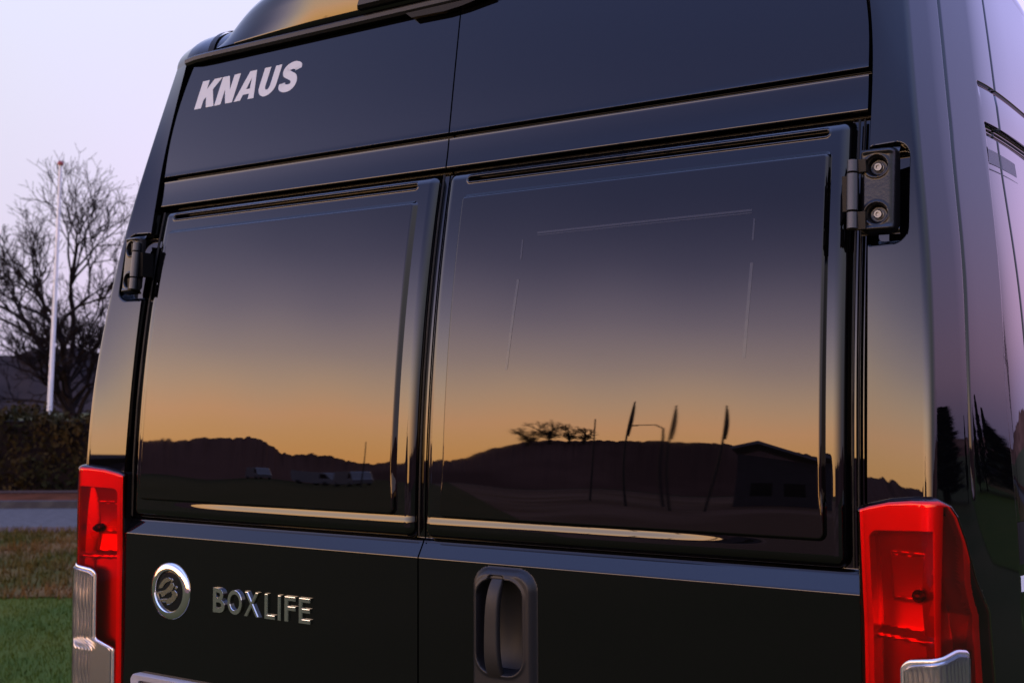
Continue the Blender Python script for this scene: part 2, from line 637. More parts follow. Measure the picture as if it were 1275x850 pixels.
def pane_y(X, Z, r0):
    """The proud, slightly bowed window panel, falling to the frame at its rim."""
    d = -rrect(X, Z, *r0, 0.014)
    w = 0.0115 - 0.0045 * smooth01((1.32 - Z) / 0.05)
    wob = 0.00018 * np.sin(X * 21) * np.sin(Z * 17 + 0.6)
    bow = 0.0012 * ((X - 0.39) / 0.34) ** 2
    return arc_y(Z) + 0.0082 - 0.0120 * smooth01(d / w) + (bow + wob) * smooth01(d / w)


for sgn in (-1, 1):
    door = make_door(sgn)
    DOORS[sgn] = door
    r0 = REC[sgn]
    # window pane
    xs = lines(r0[0], r0[1], 0.02, [(r0[0], r0[0] + 0.03, 0.001), (r0[1] - 0.03, r0[1], 0.001)])
    zs = lines(r0[2], r0[3], 0.012, [(r0[2], r0[2] + 0.02, 0.0008), (r0[3] - 0.02, r0[3], 0.001)])
    X, Z = np.meshgrid(xs, zs)
    Y = pane_y(X, Z, r0)
    keep = rrect(X, Z, *r0, 0.014) < 0.0012
    pane = grid_obj('window_pane', X * sgn, Y, Z + ZO, GLASS, door, flip=sgn < 0, keep=keep)
tag(DOORS[-1], 'left rear door with pale lettering above and chrome badge below')
tag(DOORS[1], 'right rear door with the black door handle')


def pane_M(x, z, lift):
    y = float(pane_y(np.array([abs(x)]), np.array([z]), REC[1])[0]) - lift
    return surf_M(x, z, y, ARC_T0 + (ARC_T1 - ARC_T0) / 0.587 * (z - 1.24))


# ------------------------------------------------------------------ body sides with pillars
ubase = np.concatenate([np.linspace(0, 0.88, 110), np.linspace(0.885, 1.13, 24), np.linspace(1.14, 1.88, 60), np.linspace(1.89, 2.25, 75), np.linspace(2.26, 2.55, 20), np.linspace(2.56, 2.84, 60), np.linspace(2.85, 2.99, 10), np.linspace(3.005, 3.055, 21), np.linspace(3.06, 3.35, 14), np.linspace(3.4, 4.4, 20), np.linspace(4.5, 5, 12)])
BODY_Z = lines(0.30, 2.215, 0.02, [(1.655, 1.685, 0.0012), (1.685, 1.80, 0.004), (1.80, 1.835, 0.0012), (1.21, 1.315, 0.004), (1.858, 1.890, 0.0012), (1.942, 1.958, 0.0008)])
bodies = {}
for sgn in (-1, 1):
    U, Z = np.meshgrid(ubase, BODY_Z)
    X, Y = body_point(U, Z)
    Z = Z + side_shear(Y, Z)
    # inner return of the pillar, into the door gap
    X = np.concatenate([X[:, :1] * 0 + np.minimum(X[:, :1], 0.79), X], 1)
    Y = np.concatenate([Y[:, :1] + 0.06, Y], 1)
    Z = np.concatenate([Z[:, :1], Z], 1)
    open_ = (np.concatenate([U[:, :1], U], 1) < lamp_outer(Z) - 0.07) & (Z < 1.284)      # the tail light sits in this opening
    bodies[sgn] = grid_obj('body_side', X * sgn, Y, Z + ZO, PAINT, van, flip=sgn < 0, keep=~open_, sharp=50)

# added dark boxes behind the doors so no light passes through the gaps
b = MB()
b.box((-0.81, 0.080, 0.30 + ZO), (0.81, 0.10, 1.60 + ZO))
b.box((-0.80, 0.130, 1.601 + ZO), (0.80, 0.15, 1.86 + ZO))
b.box((-0.78, 0.160, 1.861 + ZO), (0.78, 0.175, 2.10 + ZO))
b.box((-0.745, 0.176, 2.101 + ZO), (0.745, 0.20, 2.215 + ZO))
b.build('gap_light_block', RUBBER, van)

# ------------------------------------------------------------------ roof
half_u = np.linspace(0, 5, 90)
bx, by = body_base(half_u, np.full_like(half_u, 2.2145))
rear = np.linspace(0, bx[0], 24, endpoint=False)
rx = np.concatenate([rear, bx])
ry = np.concatenate([np.full_like(rear, by[0]), by])
front = np.linspace(bx[-1], 0, 12)[1:]
rx, ry = np.concatenate([rx, front]), np.concatenate([ry, np.full_like(front, 5.2)])
ring_x = np.concatenate([rx, -rx[-2:0:-1]])
ring_y = np.concatenate([ry, ry[-2:0:-1]])
rows = []
for a in np.linspace(0, 90, 16):
    inset, h = 0.085 * (1 - math.cos(R_(a))), 0.078 * math.sin(R_(a))
    k = 1 - inset / 0.80
    ky = 1 - inset / 2.5
    rows.append(np.stack([ring_x * k, 2.67 + (ring_y - 2.67) * ky, np.full_like(ring_x, 2.2145 + h + ZO)], 1))
n = len(ring_x)
V = np.concatenate(rows + [np.array([[0, 2.67, 2.2145 + 0.10 + ZO]])])
F = []
for i in range(len(rows) - 1):
    for k in range(n):
        a, c = i * n + k, i * n + (k + 1) % n
        F.append((a, c, c + n, a + n))
top = (len(rows) - 1) * n
F += [(top + k, top + (k + 1) % n, len(V) - 1) for k in range(n)]
roof = mesh_obj('roof', V, F, PAINT, van, True, 50)

# lip over the doors
b = MB()
prof = [(0.150, 2.2085), (0.1265, 2.2085), (0.1215, 2.2135), (0.1215, 2.2215), (0.1245, 2.2250), (0.160, 2.2290)]
xs = np.linspace(-0.757, 0.757, 40)
vs, fs = [], []
for x in xs:
    vs += [(x, y + 0.02 * max(0, abs(x) / 0.757 - 0.94) / 0.06 * 0.5, z + ZO) for y, z in prof]
m_ = len(prof)
for i in range(len(xs) - 1):
    for k in range(m_ - 1):
        fs.append((i * m_ + k, (i + 1) * m_ + k, (i + 1) * m_ + k + 1, i * m_ + k + 1))
b.add(vs, fs)
b.build('roof_gutter', PLASTIC, van, True, 30)

# rear roof spoiler: overhanging face between two long rounded ends
sec = [(0.150, 2.228), (0.146, 2.2315), (0.1445, 2.238), (0.141, 2.262), (0.138, 2.285), (0.136, 2.305), (0.137, 2.322), (0.144, 2.336), (0.165, 2.347), (0.24, 2.358), (0.50, 2.365), (0.9, 2.365), (1.25, 2.35), (1.45, 2.32), (1.5, 2.29)]
N_, M_ = 121, len(sec)
X = np.zeros((N_, M_))
Y, Z = X.copy(), X.copy()
for i, t in enumerate(np.linspace(-1, 1, N_)):
    x = 0.658 * math.copysign(1 - (1 - abs(t)) ** 1.9, t)
    q = min(1, (0.658 - abs(x)) / 0.24)
    round_ = math.sqrt(max(0.0, 1 - (1 - q) ** 2))
    back = (1 - min(1, (0.658 - abs(x)) / 0.30)) ** 1.3
    for k, (y, z) in enumerate(sec):
        X[i, k] = x
        Y[i, k] = y - 0.022 + back * 0.05 * min(1, (z - 2.228) / 0.09)
        Z[i, k] = 2.228 + (z - 2.228) * (0.05 + 0.95 * round_) + ZO
for sx in (-1, 1):                                     # black strip on the roof edge, drawn in as the dark gap beside the spoiler
    k0 = int(np.argmin(np.abs(ring_x[:len(rear) + 4] - 0.675)))
    vs, fs = [], []
    for r in rows:
        for x in (0.668, 0.686):
            t = (x - r[k0, 0]) / (r[k0 + 1, 0] - r[k0, 0])
            p = r[k0] + (r[k0 + 1] - r[k0]) * t
            vs.append((p[0] * sx, p[1] - 0.0025, p[2] + 0.0025))
    for i in range(len(rows) - 1):
        fs.append((2 * i, 2 * i + 1, 2 * i + 3, 2 * i + 2))
    n0 = len(vs)
    vs += [(0.668 * sx, 0.40, vs[-2][2]), (0.686 * sx, 0.40, vs[-1][2])]
    fs.append((n0 - 2, n0 - 1, n0 + 1, n0))
    mesh_obj('roof_gap_strip', vs, fs, RUBBER, van, True)
grid_obj('roof_spoiler', X, Y, Z, PAINT, van, flip=True, sharp=60)

# dark camera housing in the middle of the spoiler and the rubber flap that hangs over the door joint
b = MB()
b.prism([(x, z + ZO) for x, z in ((-0.235, 2.234), (0.235, 2.234), (0.215, 2.300), (0.18, 2.318), (-0.18, 2.318), (-0.215, 2.300))],
        Matrix.Translation((0, 0.165, 0)) @ Matrix.Rotation(math.pi / 2, 4, 'X'), 0.062, 0.008)
b.build('camera_housing', PLASTIC, van, True, 30)
b = MB()
b.prism([(x, z + ZO) for x, z in ((-0.122, 2.2085), (-0.108, 2.1975), (-0.03, 2.1955), (0.012, 2.1985), (0.075, 2.2085))],
        Matrix.Translation((0, 0.150, 0)) @ Matrix.Rotation(math.pi / 2, 4, 'X'), 0.027)
b.build('rain_flap', RUBBER, van)

# ------------------------------------------------------------------ underside, bumper, wheels
b = MB()
b.box((-0.93, 0.25, 0.20), (0.93, 5.1, 0.46))
b.build('underbody', RUBBER, van)
N_ = 40
prof = [(0.02, 0.34), (-0.07, 0.36), (-0.10, 0.42), (-0.10, 0.58), (-0.085, 0.62), (0.0, 0.64)]
X = np.zeros((N_, len(prof)))
Y, Z = X.copy(), X.copy()
for i, t in enumerate(np.linspace(-1, 1, N_)):
    for k, (y, z) in enumerate(prof):
        c = max(0, abs(t) - 0.8) / 0.2
        X[i, k] = 1.0 * t if abs(t) < 0.8 else math.copysign(0.8 + 0.2 * math.sin(c * math.pi / 2), t)
        Y[i, k] = y + 0.30 * (1 - math.cos(c * math.pi / 2))
        Z[i, k] = z
grid_obj('bumper', X, Y, Z, PLASTIC, van, flip=True, sharp=40)
for sx in (-1, 1):
    for wy in (1.0, 4.3):
        M = Matrix.Translation((sx * 0.90, wy, 0.34)) @ Matrix.Rotation(sx * math.pi / 2, 4, 'Y')
        b = MB()
        b.lathe([(0.20, -0.10), (0.30, -0.11), (0.335, -0.09), (0.34, 0.0), (0.335, 0.09), (0.30, 0.11), (0.20, 0.10), (0.20, -0.10)], M, 40)
        w = b.build('wheel', TYRE, van, True, 40)
        b = MB()
        b.lathe([(0.0, 0.05), (0.06, 0.06), (0.07, 0.03), (0.17, 0.05), (0.20, 0.095), (0.205, 0.09), (0.205, -0.08)], M, 40)
        b.build('rim', SILVER, w, True, 40)
# LATER
# ------------------------------------------------------------------ door furniture
for sgn in (-1, 1):
    door = DOORS[sgn]
    # inner frame seen as faint lines in the dark glass of the right door
    for (xa, za, xb, zb, w) in () if sgn < 0 else ((0.196, 1.725, 0.196, 1.690, 0.0030), (0.194, 1.655, 0.182, 1.499, 0.0050), (0.6155, 1.725, 0.6145, 1.690, 0.0030),
                                (0.6145, 1.655, 0.607, 1.509, 0.0050), (0.225, 1.735, 0.611, 1.7385, 0.0036), (0.225, 1.7305, 0.611, 1.734, 0.0016),
                                (0.330, 1.5205, 0.366, 1.5205, 0.0012)):
        p, q = np.array((xa, za)), np.array((xb, zb))
        b = MB()
        nn = 5
        dirv = (q - p) / np.linalg.norm(q - p)
        nor = np.array((-dirv[1], dirv[0])) * w / 2
        for k in range(nn):
            quad = []
            for (t, sg) in ((k / nn, -1), ((k + 1) / nn, -1), ((k + 1) / nn, 1), (k / nn, 1)):
                c = p + (q - p) * t + nor * sg
                quad.append(tuple(pane_M(c[0] * sgn, c[1], 0.0004).translation))
            if sgn < 0:
                quad = quad[::-1]
            b.add(quad, [(0, 1, 2, 3)])
        b.build('inner_frame', INNER, door)
    # weather seals in the channels round the window panel
    for xs_, dy in (((0.7665, -0.010), (0.7735, -0.006)) if sgn > 0 else ((0.7665, -0.010), (0.7735, -0.006), (0.0035, -0.012))):
        pts = [(xs_ * sgn, float(arc_y(z)) + 0.026 + dy, z + ZO) for z in np.linspace(1.205, 1.868, 24)]
        b = MB()
        b.tube(pts, 0.0021, 6)
        b.build('door_seal', RUBBER, door, True, 60)


def glyph(ch, bold):
    cu = bpy.data.curves.new('letter', 'FONT')
    cu.body = ch
    cu.resolution_u = 6
    cu.offset = bold
    o = bpy.data.objects.new('letter', cu)
    COL.objects.link(o)
    me = bpy.data.meshes.new_from_object(o.evaluated_get(bpy.context.evaluated_depsgraph_get()))
    bpy.data.objects.remove(o)
    v = np.array([p.co[:2] for p in me.vertices])
    fs = [tuple(p.vertices) for p in me.polygons]
    bpy.data.meshes.remove(me)
    lo, hi = v.min(0), v.max(0)
    return (v - lo) / (hi - lo), fs


def letter(ch, x0, x1, z0, z1, depth, material, parent, bold, shear=0.0, bevel=0.0, lift=0.0):
    """One raised letter on the left door, x0..x1 by z0..z1 on the skin."""
    v, fs = glyph(ch, bold)
    zc = (z0 + z1) / 2
    M = surf_M((x0 + x1) / 2, zc, sgn=-1)
    w, h = x1 - x0, z1 - z0
    P = np.stack([(v[:, 0] - 0.5) * w + v[:, 1] * h * shear, (v[:, 1] - 0.5) * h], 1)
    bm = bmesh.new()
    vs = [bm.verts.new((p[0], p[1], 0)) for p in P]
    for f in fs:
        try:
            bm.faces.new([vs[i] for i in f])
        except ValueError:
            pass
    bmesh.ops.remove_doubles(bm, verts=bm.verts, dist=1e-6)
    bmesh.ops.recalc_face_normals(bm, faces=bm.faces)
    if bm.faces and sum(f.normal.z for f in bm.faces) < 0:
        bmesh.ops.reverse_faces(bm, faces=bm.faces)
    bound = [e for e in bm.edges if e.is_boundary]
    front = list(bm.faces)
    r = bmesh.ops.extrude_edge_only(bm, edges=bound)
    new = [g for g in r['geom'] if isinstance(g, bmesh.types.BMVert)]
    bmesh.ops.translate(bm, verts=new, vec=(0, 0, -depth))
    bmesh.ops.translate(bm, verts=bm.verts, vec=(0, 0, depth + lift))
    if bevel:
        edges = [e for e in bm.edges if len(e.link_faces) == 2 and any(f in front for f in e.link_faces) and not all(f in front for f in e.link_faces)]
        bmesh.ops.bevel(bm, geom=edges, offset=bevel, segments=2, affect='EDGES', clamp_overlap=True)
    bmesh.ops.recalc_face_normals(bm, faces=bm.faces)
    bmesh.ops.transform(bm, matrix=M, verts=bm.verts)
    me = bpy.data.meshes.new('letter')
    bm.to_mesh(me)
    bm.free()
    me.materials.append(material)
    o = bpy.data.objects.new('letter', me)
    COL.objects.link(o)
    o.parent = parent
    return o


L = DOORS[-1]


def strip(outer, inner):
    """Quads between two point lists."""
    return [[outer[i], outer[i + 1], inner[i + 1], inner[i]] for i in range(len(outer) - 1)]


def decal_letter(polys, x0, x1, z0, z1, shear=0.25):
    """Cut vinyl letter built from flat pieces given in its unit box."""
    Ml = surf_M((x0 + x1) / 2, (z0 + z1) / 2, sgn=-1)
    w, h = x1 - x0, z1 - z0
    bm = bmesh.new()
    for p in polys:
        bm.faces.new([bm.verts.new(((x - 0.5) * w + y * h * shear, (y - 0.5) * h, 0.0006)) for x, y in p])
    bmesh.ops.remove_doubles(bm, verts=bm.verts, dist=1e-5)
    bmesh.ops.recalc_face_normals(bm, faces=bm.faces)
    if sum(f.normal.z for f in bm.faces) < 0:
        bmesh.ops.reverse_faces(bm, faces=bm.faces)
    r = bmesh.ops.extrude_edge_only(bm, edges=[e_ for e_ in bm.edges if e_.is_boundary])
    bmesh.ops.translate(bm, verts=[g for g in r['geom'] if isinstance(g, bmesh.types.BMVert)], vec=(0, 0, -0.0008))
    bmesh.ops.transform(bm, matrix=Ml, verts=bm.verts)
    me = bpy.data.meshes.new('letter')
    bm.to_mesh(me)
    bm.free()
    me.materials.append(DECAL)
    o = bpy.data.objects.new('letter', me)
    COL.objects.link(o)
    o.parent = L
    return o


ARC = np.linspace(math.pi, 2 * math.pi, 17)
U_OUT = [(0, 1)] + [(0.5 + 0.5 * math.cos(a), 0.36 + 0.36 * math.sin(a)) for a in ARC] + [(1, 1)]
U_IN = [(0.36, 1)] + [(0.5 + 0.14 * math.cos(a), 0.36 + 0.14 * math.sin(a)) for a in ARC] + [(0.64, 1)]
cp = [(0.93, 0.60), (0.84, 0.71), (0.80, 0.81), (0.52, 0.875), (0.22, 0.80), (0.21, 0.655), (0.47, 0.545), (0.70, 0.445), (0.79, 0.29), (0.70, 0.16), (0.46, 0.125), (0.20, 0.20), (0.165, 0.315), (0.12, 0.42)]
cl = []
for i in range(1, len(cp) - 2):
    p0, p1, p2, p3 = (np.array(cp[j]) for j in (i - 1, i, i + 1, i + 2))
    for t in np.linspace(0, 1, 5, endpoint=(i == len(cp) - 3)):
        cl.append(0.5 * (2 * p1 + (p2 - p0) * t + (2 * p0 - 5 * p1 + 4 * p2 - p3) * t * t + (3 * p1 - p0 - 3 * p2 + p3) * t ** 3))
cl = np.array(cl)
asp = np.array([0.0525, 0.0670])
tg = np.gradient(cl * asp, axis=0)
tg /= np.linalg.norm(tg, axis=1, keepdims=True)
nr = np.stack([-tg[:, 1], tg[:, 0]], 1) * 0.0084 / asp
S_OUT, S_IN = [tuple(p) for p in cl + nr], [tuple(p) for p in cl - nr]
H1, H2, H3 = (0.46, 0.37), (0.65, 0.37), (0.58, 0.76)
for polys, x0, x1, z0, z1 in (
        ([[(0, 0), (0.36, 0), (0.36, 0.29), (0.45, 0.39), (0.62, 0), (1.02, 0), (0.70, 0.62), (1.03, 1), (0.62, 1), (0.36, 0.68), (0.36, 1), (0, 1)]], -0.7130, -0.6535, 2.0985, 2.1635),
        ([[(0, 0), (0.35, 0), (0.35, 0.52), (0.62, 0), (1, 0), (1, 1), (0.65, 1), (0.65, 0.48), (0.38, 1), (0, 1)]], -0.6500, -0.5955, 2.0985, 2.1635),
        ([[(0, 0), (0.32, 0), (0.385, 0.19), H1, H3, (0.38, 1)], [(0.38, 1), H3, H2, (0.69, 0.19), (0.70, 0), (1.0, 0), (0.72, 1)], [(0.385, 0.19), (0.69, 0.19), H2, H1]], -0.5900, -0.5305, 2.0985, 2.1635),
        (strip(U_OUT, U_IN), -0.5235, -0.4735, 2.0975, 2.1635),
        (strip(S_OUT, S_IN), -0.4645, -0.4120, 2.0975, 2.1645)):
    decal_letter(polys, x0, x1, z0, z1)
for ch, x0, x1 in (('B', -0.5050, -0.4730), ('O', -0.4655, -0.4260), ('X', -0.4205, -0.3805), ('L', -0.3660, -0.3385), ('I', -0.3315, -0.3235),
                   ('F', -0.3140, -0.2855), ('E', -0.2775, -0.2485)):
    letter(ch, x0, x1, 1.0285, 1.0765, 0.0058, CHROME, L, 0.020, 0.0, 0.0015)

# round badge
M = surf_M(-0.634, 1.058, sgn=-1)
b = MB()
b.lathe([(0.0410, 0.001), (0.0415, 0.0052), (0.0428, 0.0066), (0.0445, 0.0068), (0.0500, 0.0056), (0.0560, 0.0036), (0.0578, 0.0018), (0.0582, -0.002)], M, 72)
b.build('badge_ring', CHROME, L, True, 40)
b = MB()
b.lathe([(0.0, 0.0022), (0.038, 0.0022), (0.0418, 0.0014)], M, 48)
b.build('badge_disc', EMBLEM, L, True, 40)
BX = lambda p: ((p[0] - 195) / 135 * 0.058, -(p[1] - 265) / 210 * 0.058)
BIRDS = [[(118, 252), (128, 222), (146, 190), (168, 168), (190, 163), (203, 170), (206, 184), (190, 192), (172, 203), (158, 222), (146, 246)],
         [(203, 200), (222, 200), (228, 222), (220, 246), (200, 268), (176, 282), (160, 304), (143, 312), (134, 294), (104, 284), (136, 272), (158, 262), (180, 244), (196, 222)],
         [(205, 262), (232, 252), (248, 268), (250, 292), (240, 318), (222, 340), (200, 358), (180, 366), (172, 346), (150, 350), (116, 334), (150, 326), (182, 322), (206, 306), (216, 284)]]
for poly in BIRDS:
    b = MB()
    b.prism([BX(p) for p in poly], M @ Matrix.Translation((0, 0, 0.0024)), 0.0016, 0.0004)
    b.build('badge_bird', BIRD, L)
for c in ((211, 181), (241, 233)):
    b = MB()
    b.prism([BX((c[0] + 9 * math.cos(a), c[1] + 13 * math.sin(a))) for a in np.linspace(0, 2 * math.pi, 14, endpoint=False)], M @ Matrix.Translation((0, 0, 0.0024)), 0.0016, 0.0004)
    b.build('badge_dot', BIRD, L)

# number plate holder at the foot of the left door
M = surf_M(0, 0.817, 0.0, 0.0)


def rpoly(x0, x1, y0, y1, r, n=6):
    pts = []
    for cx, cy, a0 in ((x1 - r, y1 - r, 0), (x0 + r, y1 - r, 90), (x0 + r, y0 + r, 180), (x1 - r, y0 + r, 270)):
        pts += [(cx + r * math.cos(R_(a0 + 90 * k / n)), cy + r * math.sin(R_(a0 + 90 * k / n))) for k in range(n + 1)]
    return pts


b = MB()
o_, i_ = rpoly(-0.735, -0.235, -0.075, 0.0655, 0.012), rpoly(-0.713, -0.257, -0.058, 0.0535, 0.008)
nn = len(o_)
vs = [tuple(M @ Vector((x, y, h))) for pl, h in ((o_, 0.0), (o_, 0.014), ([(x * 0.994 - 0.003, y * 0.97) for x, y in o_], 0.017), (i_, 0.015), (i_, 0.003)) for x, y in pl]
fs = [(r * nn + k, r * nn + (k + 1) % nn, (r + 1) * nn + (k + 1) % nn, (r + 1) * nn + k) for r in range(4) for k in range(nn)]
b.add(vs, fs)
b.build('plate_holder', PLATE, L, True, 40)
b = MB()
b.prism(i_, M @ Matrix.Translation((0, 0, 0.0015)), 0.003)
b.build('plate_backing', mat('plate_backing_plastic', (0.10, 0.09, 0.12), 0.4), L)

# door handle
RD = DOORS[1]
xs, zs = lines(0.117, 0.2475, 0.0016, []), lines(0.905, 1.167, 0.0018, [])
X, Z = np.meshgrid(xs, zs)
so = -rrect(X, Z, 0.1185, 0.2455, 0.907, 1.1645, 0.036)
hi_ = -rrect(X, Z, 0.1335, 0.2235, 0.990, 1.1445, 0.030)
sock = -rrect(X, Z, 0.155, 0.188, 1.10, 1.1530, 0.008)
Y = -0.0125 * smooth01(so / 0.013 + 0.02) ** 0.6
Y = Y - 0.002 * np.exp(-((hi_ + 0.003) / 0.003) ** 2)
bowl = 0.0125 + 0.034 * np.sqrt(np.clip(1 - ((X - 0.1785) / 0.060) ** 2, 0, 1)) * np.sqrt(np.clip(1 - ((Z - 1.067) / 0.090) ** 2, 0, 1))
Y = Y + bowl * smooth01(hi_ / 0.004 + 0.2)
Y = np.where(hi_ < 0.001, Y + 0.006 * smooth01(sock / 0.003 + 0.3), Y)
grid_obj('handle_bezel', X, Y, Z + ZO, PLASTIC, RD, keep=so > -0.0005, sharp=50)
b = MB()
vs, fs = [], []
zz = np.linspace(0.9800, 1.1465, 26)
m_ = 16
for z in zz:
    t = (z - 0.9800) / 0.1665
    yc = -0.0035 - 0.0155 * (1 - (2 * t - 1) ** 4)
    hw = 0.0150 - 0.0032 * t
    xc = 0.1695 + 0.003 * t - 0.0025 * math.sin(math.pi * t)
    for k in range(m_):
        a = 2 * math.pi * k / m_
        cx, cy = math.cos(a), math.sin(a)
        vs.append((xc + hw * math.copysign(abs(cx) ** 0.45, cx), yc + 0.0075 * math.copysign(abs(cy) ** 0.45, cy), z + ZO))
for i in range(len(zz) - 1):
    for k in range(m_):
        a, c = i * m_ + k, i * m_ + (k + 1) % m_
        fs.append((a, c, c + m_, a + m_))
fs += [tuple(range(m_ - 1, -1, -1)), tuple(range(len(vs) - m_, len(vs)))]
b.add(vs, fs)
b.build('handle_grip', GRIP, RD, True, 45)

# ------------------------------------------------------------------ hinges
for sgn in (-1, 1):
    fx = lambda p: (p[0] * sgn, p[1], p[2] + ZO)
    b = MB()                                          # bent plate with two sunk bolt holes
    xs, zs = lines(0.779, 0.8330, 0.0012, []), lines(1.683, 1.8125, 0.0012, [])
    X, Z = np.meshgrid(xs, zs)
    edge = -rrect(X, Z, 0.779, 0.832, 1.684, 1.8120, 0.012)
    Y = 0.0235 + 0.005 * ((X - 0.779) / 0.053) ** 2 + 0.020 * (1 - np.sqrt(np.clip(1 - (1 - np.clip(edge / 0.010, 0, 1)) ** 2, 0, 1)))
    lipz = np.minimum(np.abs(Z - 1.684), np.abs(Z - 1.812))
    Y = Y + (Z - 1.75) * 0.10 - 0.004 * np.exp(-((lipz - 0.006) / 0.004) ** 2)
    for zb in (1.713, 1.783):
        rr = np.hypot(X - 0.8045, Z - zb)
        Y = Y + 0.017 * smooth01((0.0160 - rr) / 0.0045) - 0.0012 * np.exp(-((rr - 0.0168) / 0.0018) ** 2)
    h = grid_obj('hinge', X * sgn, Y, Z + ZO, HINGE, van, flip=sgn < 0, sharp=60)
    for zb in (1.713, 1.783):
        b = MB()
        Mb = Matrix.Translation(fx((0.8045, 0.041 + (zb - 1.75) * 0.1, zb))) @ Matrix.Rotation(math.pi / 2, 4, 'X')
        b.lathe([(0.0075, -0.002), (0.0075, 0.001), (0.0062, 0.0015), (0.0062, 0.0060), (0.0054, 0.0070), (0.0030, 0.0070), (0.0026, 0.0045), (0.0, 0.0045)], Mb, 24)
        b.build('hinge_bolt', STEEL, h, True, 35)
    for z0, z1, r in ((1.6905, 1.7155, 0.0078), (1.7172, 1.7728, 0.0082), (1.7745, 1.7930, 0.0078)):
        b = MB()
        y0 = 0.014 + (z0 - 1.75) * 0.10
        y1 = 0.014 + (z1 - 1.75) * 0.10
        b.tube([fx((0.7735, y0, z0)), fx((0.7735, y0 + 0.0001, z0 + 0.0008)), fx((0.7735, y1, z1 - 0.0008)), fx((0.7735, y1, z1))], [r * 0.88, r, r, r * 0.88], 20)
        b.build('hinge_knuckle', KNUCKLE, h, True, 40)
    b = MB()                                          # strap from the knuckles to plate and door
    for z0, z1 in ((1.690, 1.7155), (1.7745, 1.793)):
        for xa, xb in ((0.774, 0.792),):
            lo, hi = (min(xa * sgn, xb * sgn), 0.016 + (z0 - 1.75) * 0.1, z0 + ZO), (max(xa * sgn, xb * sgn), 0.030 + (z0 - 1.75) * 0.1, z1 + ZO)
            b.box(lo, hi)
    lo, hi = (min(0.757 * sgn, 0.774 * sgn), 0.020, 1.719 + ZO), (max(0.757 * sgn, 0.774 * sgn), 0.050, 1.771 + ZO)
    b.box(lo, hi)
    b.build('hinge_strap', RUBBER, h)

# ------------------------------------------------------------------ tail lights


def lens_off(z):
    return 0.006 + 0.010 * np.clip((z - 1.13) / 0.17, 0, 1)      # the lens stands upright on the leaning pillar


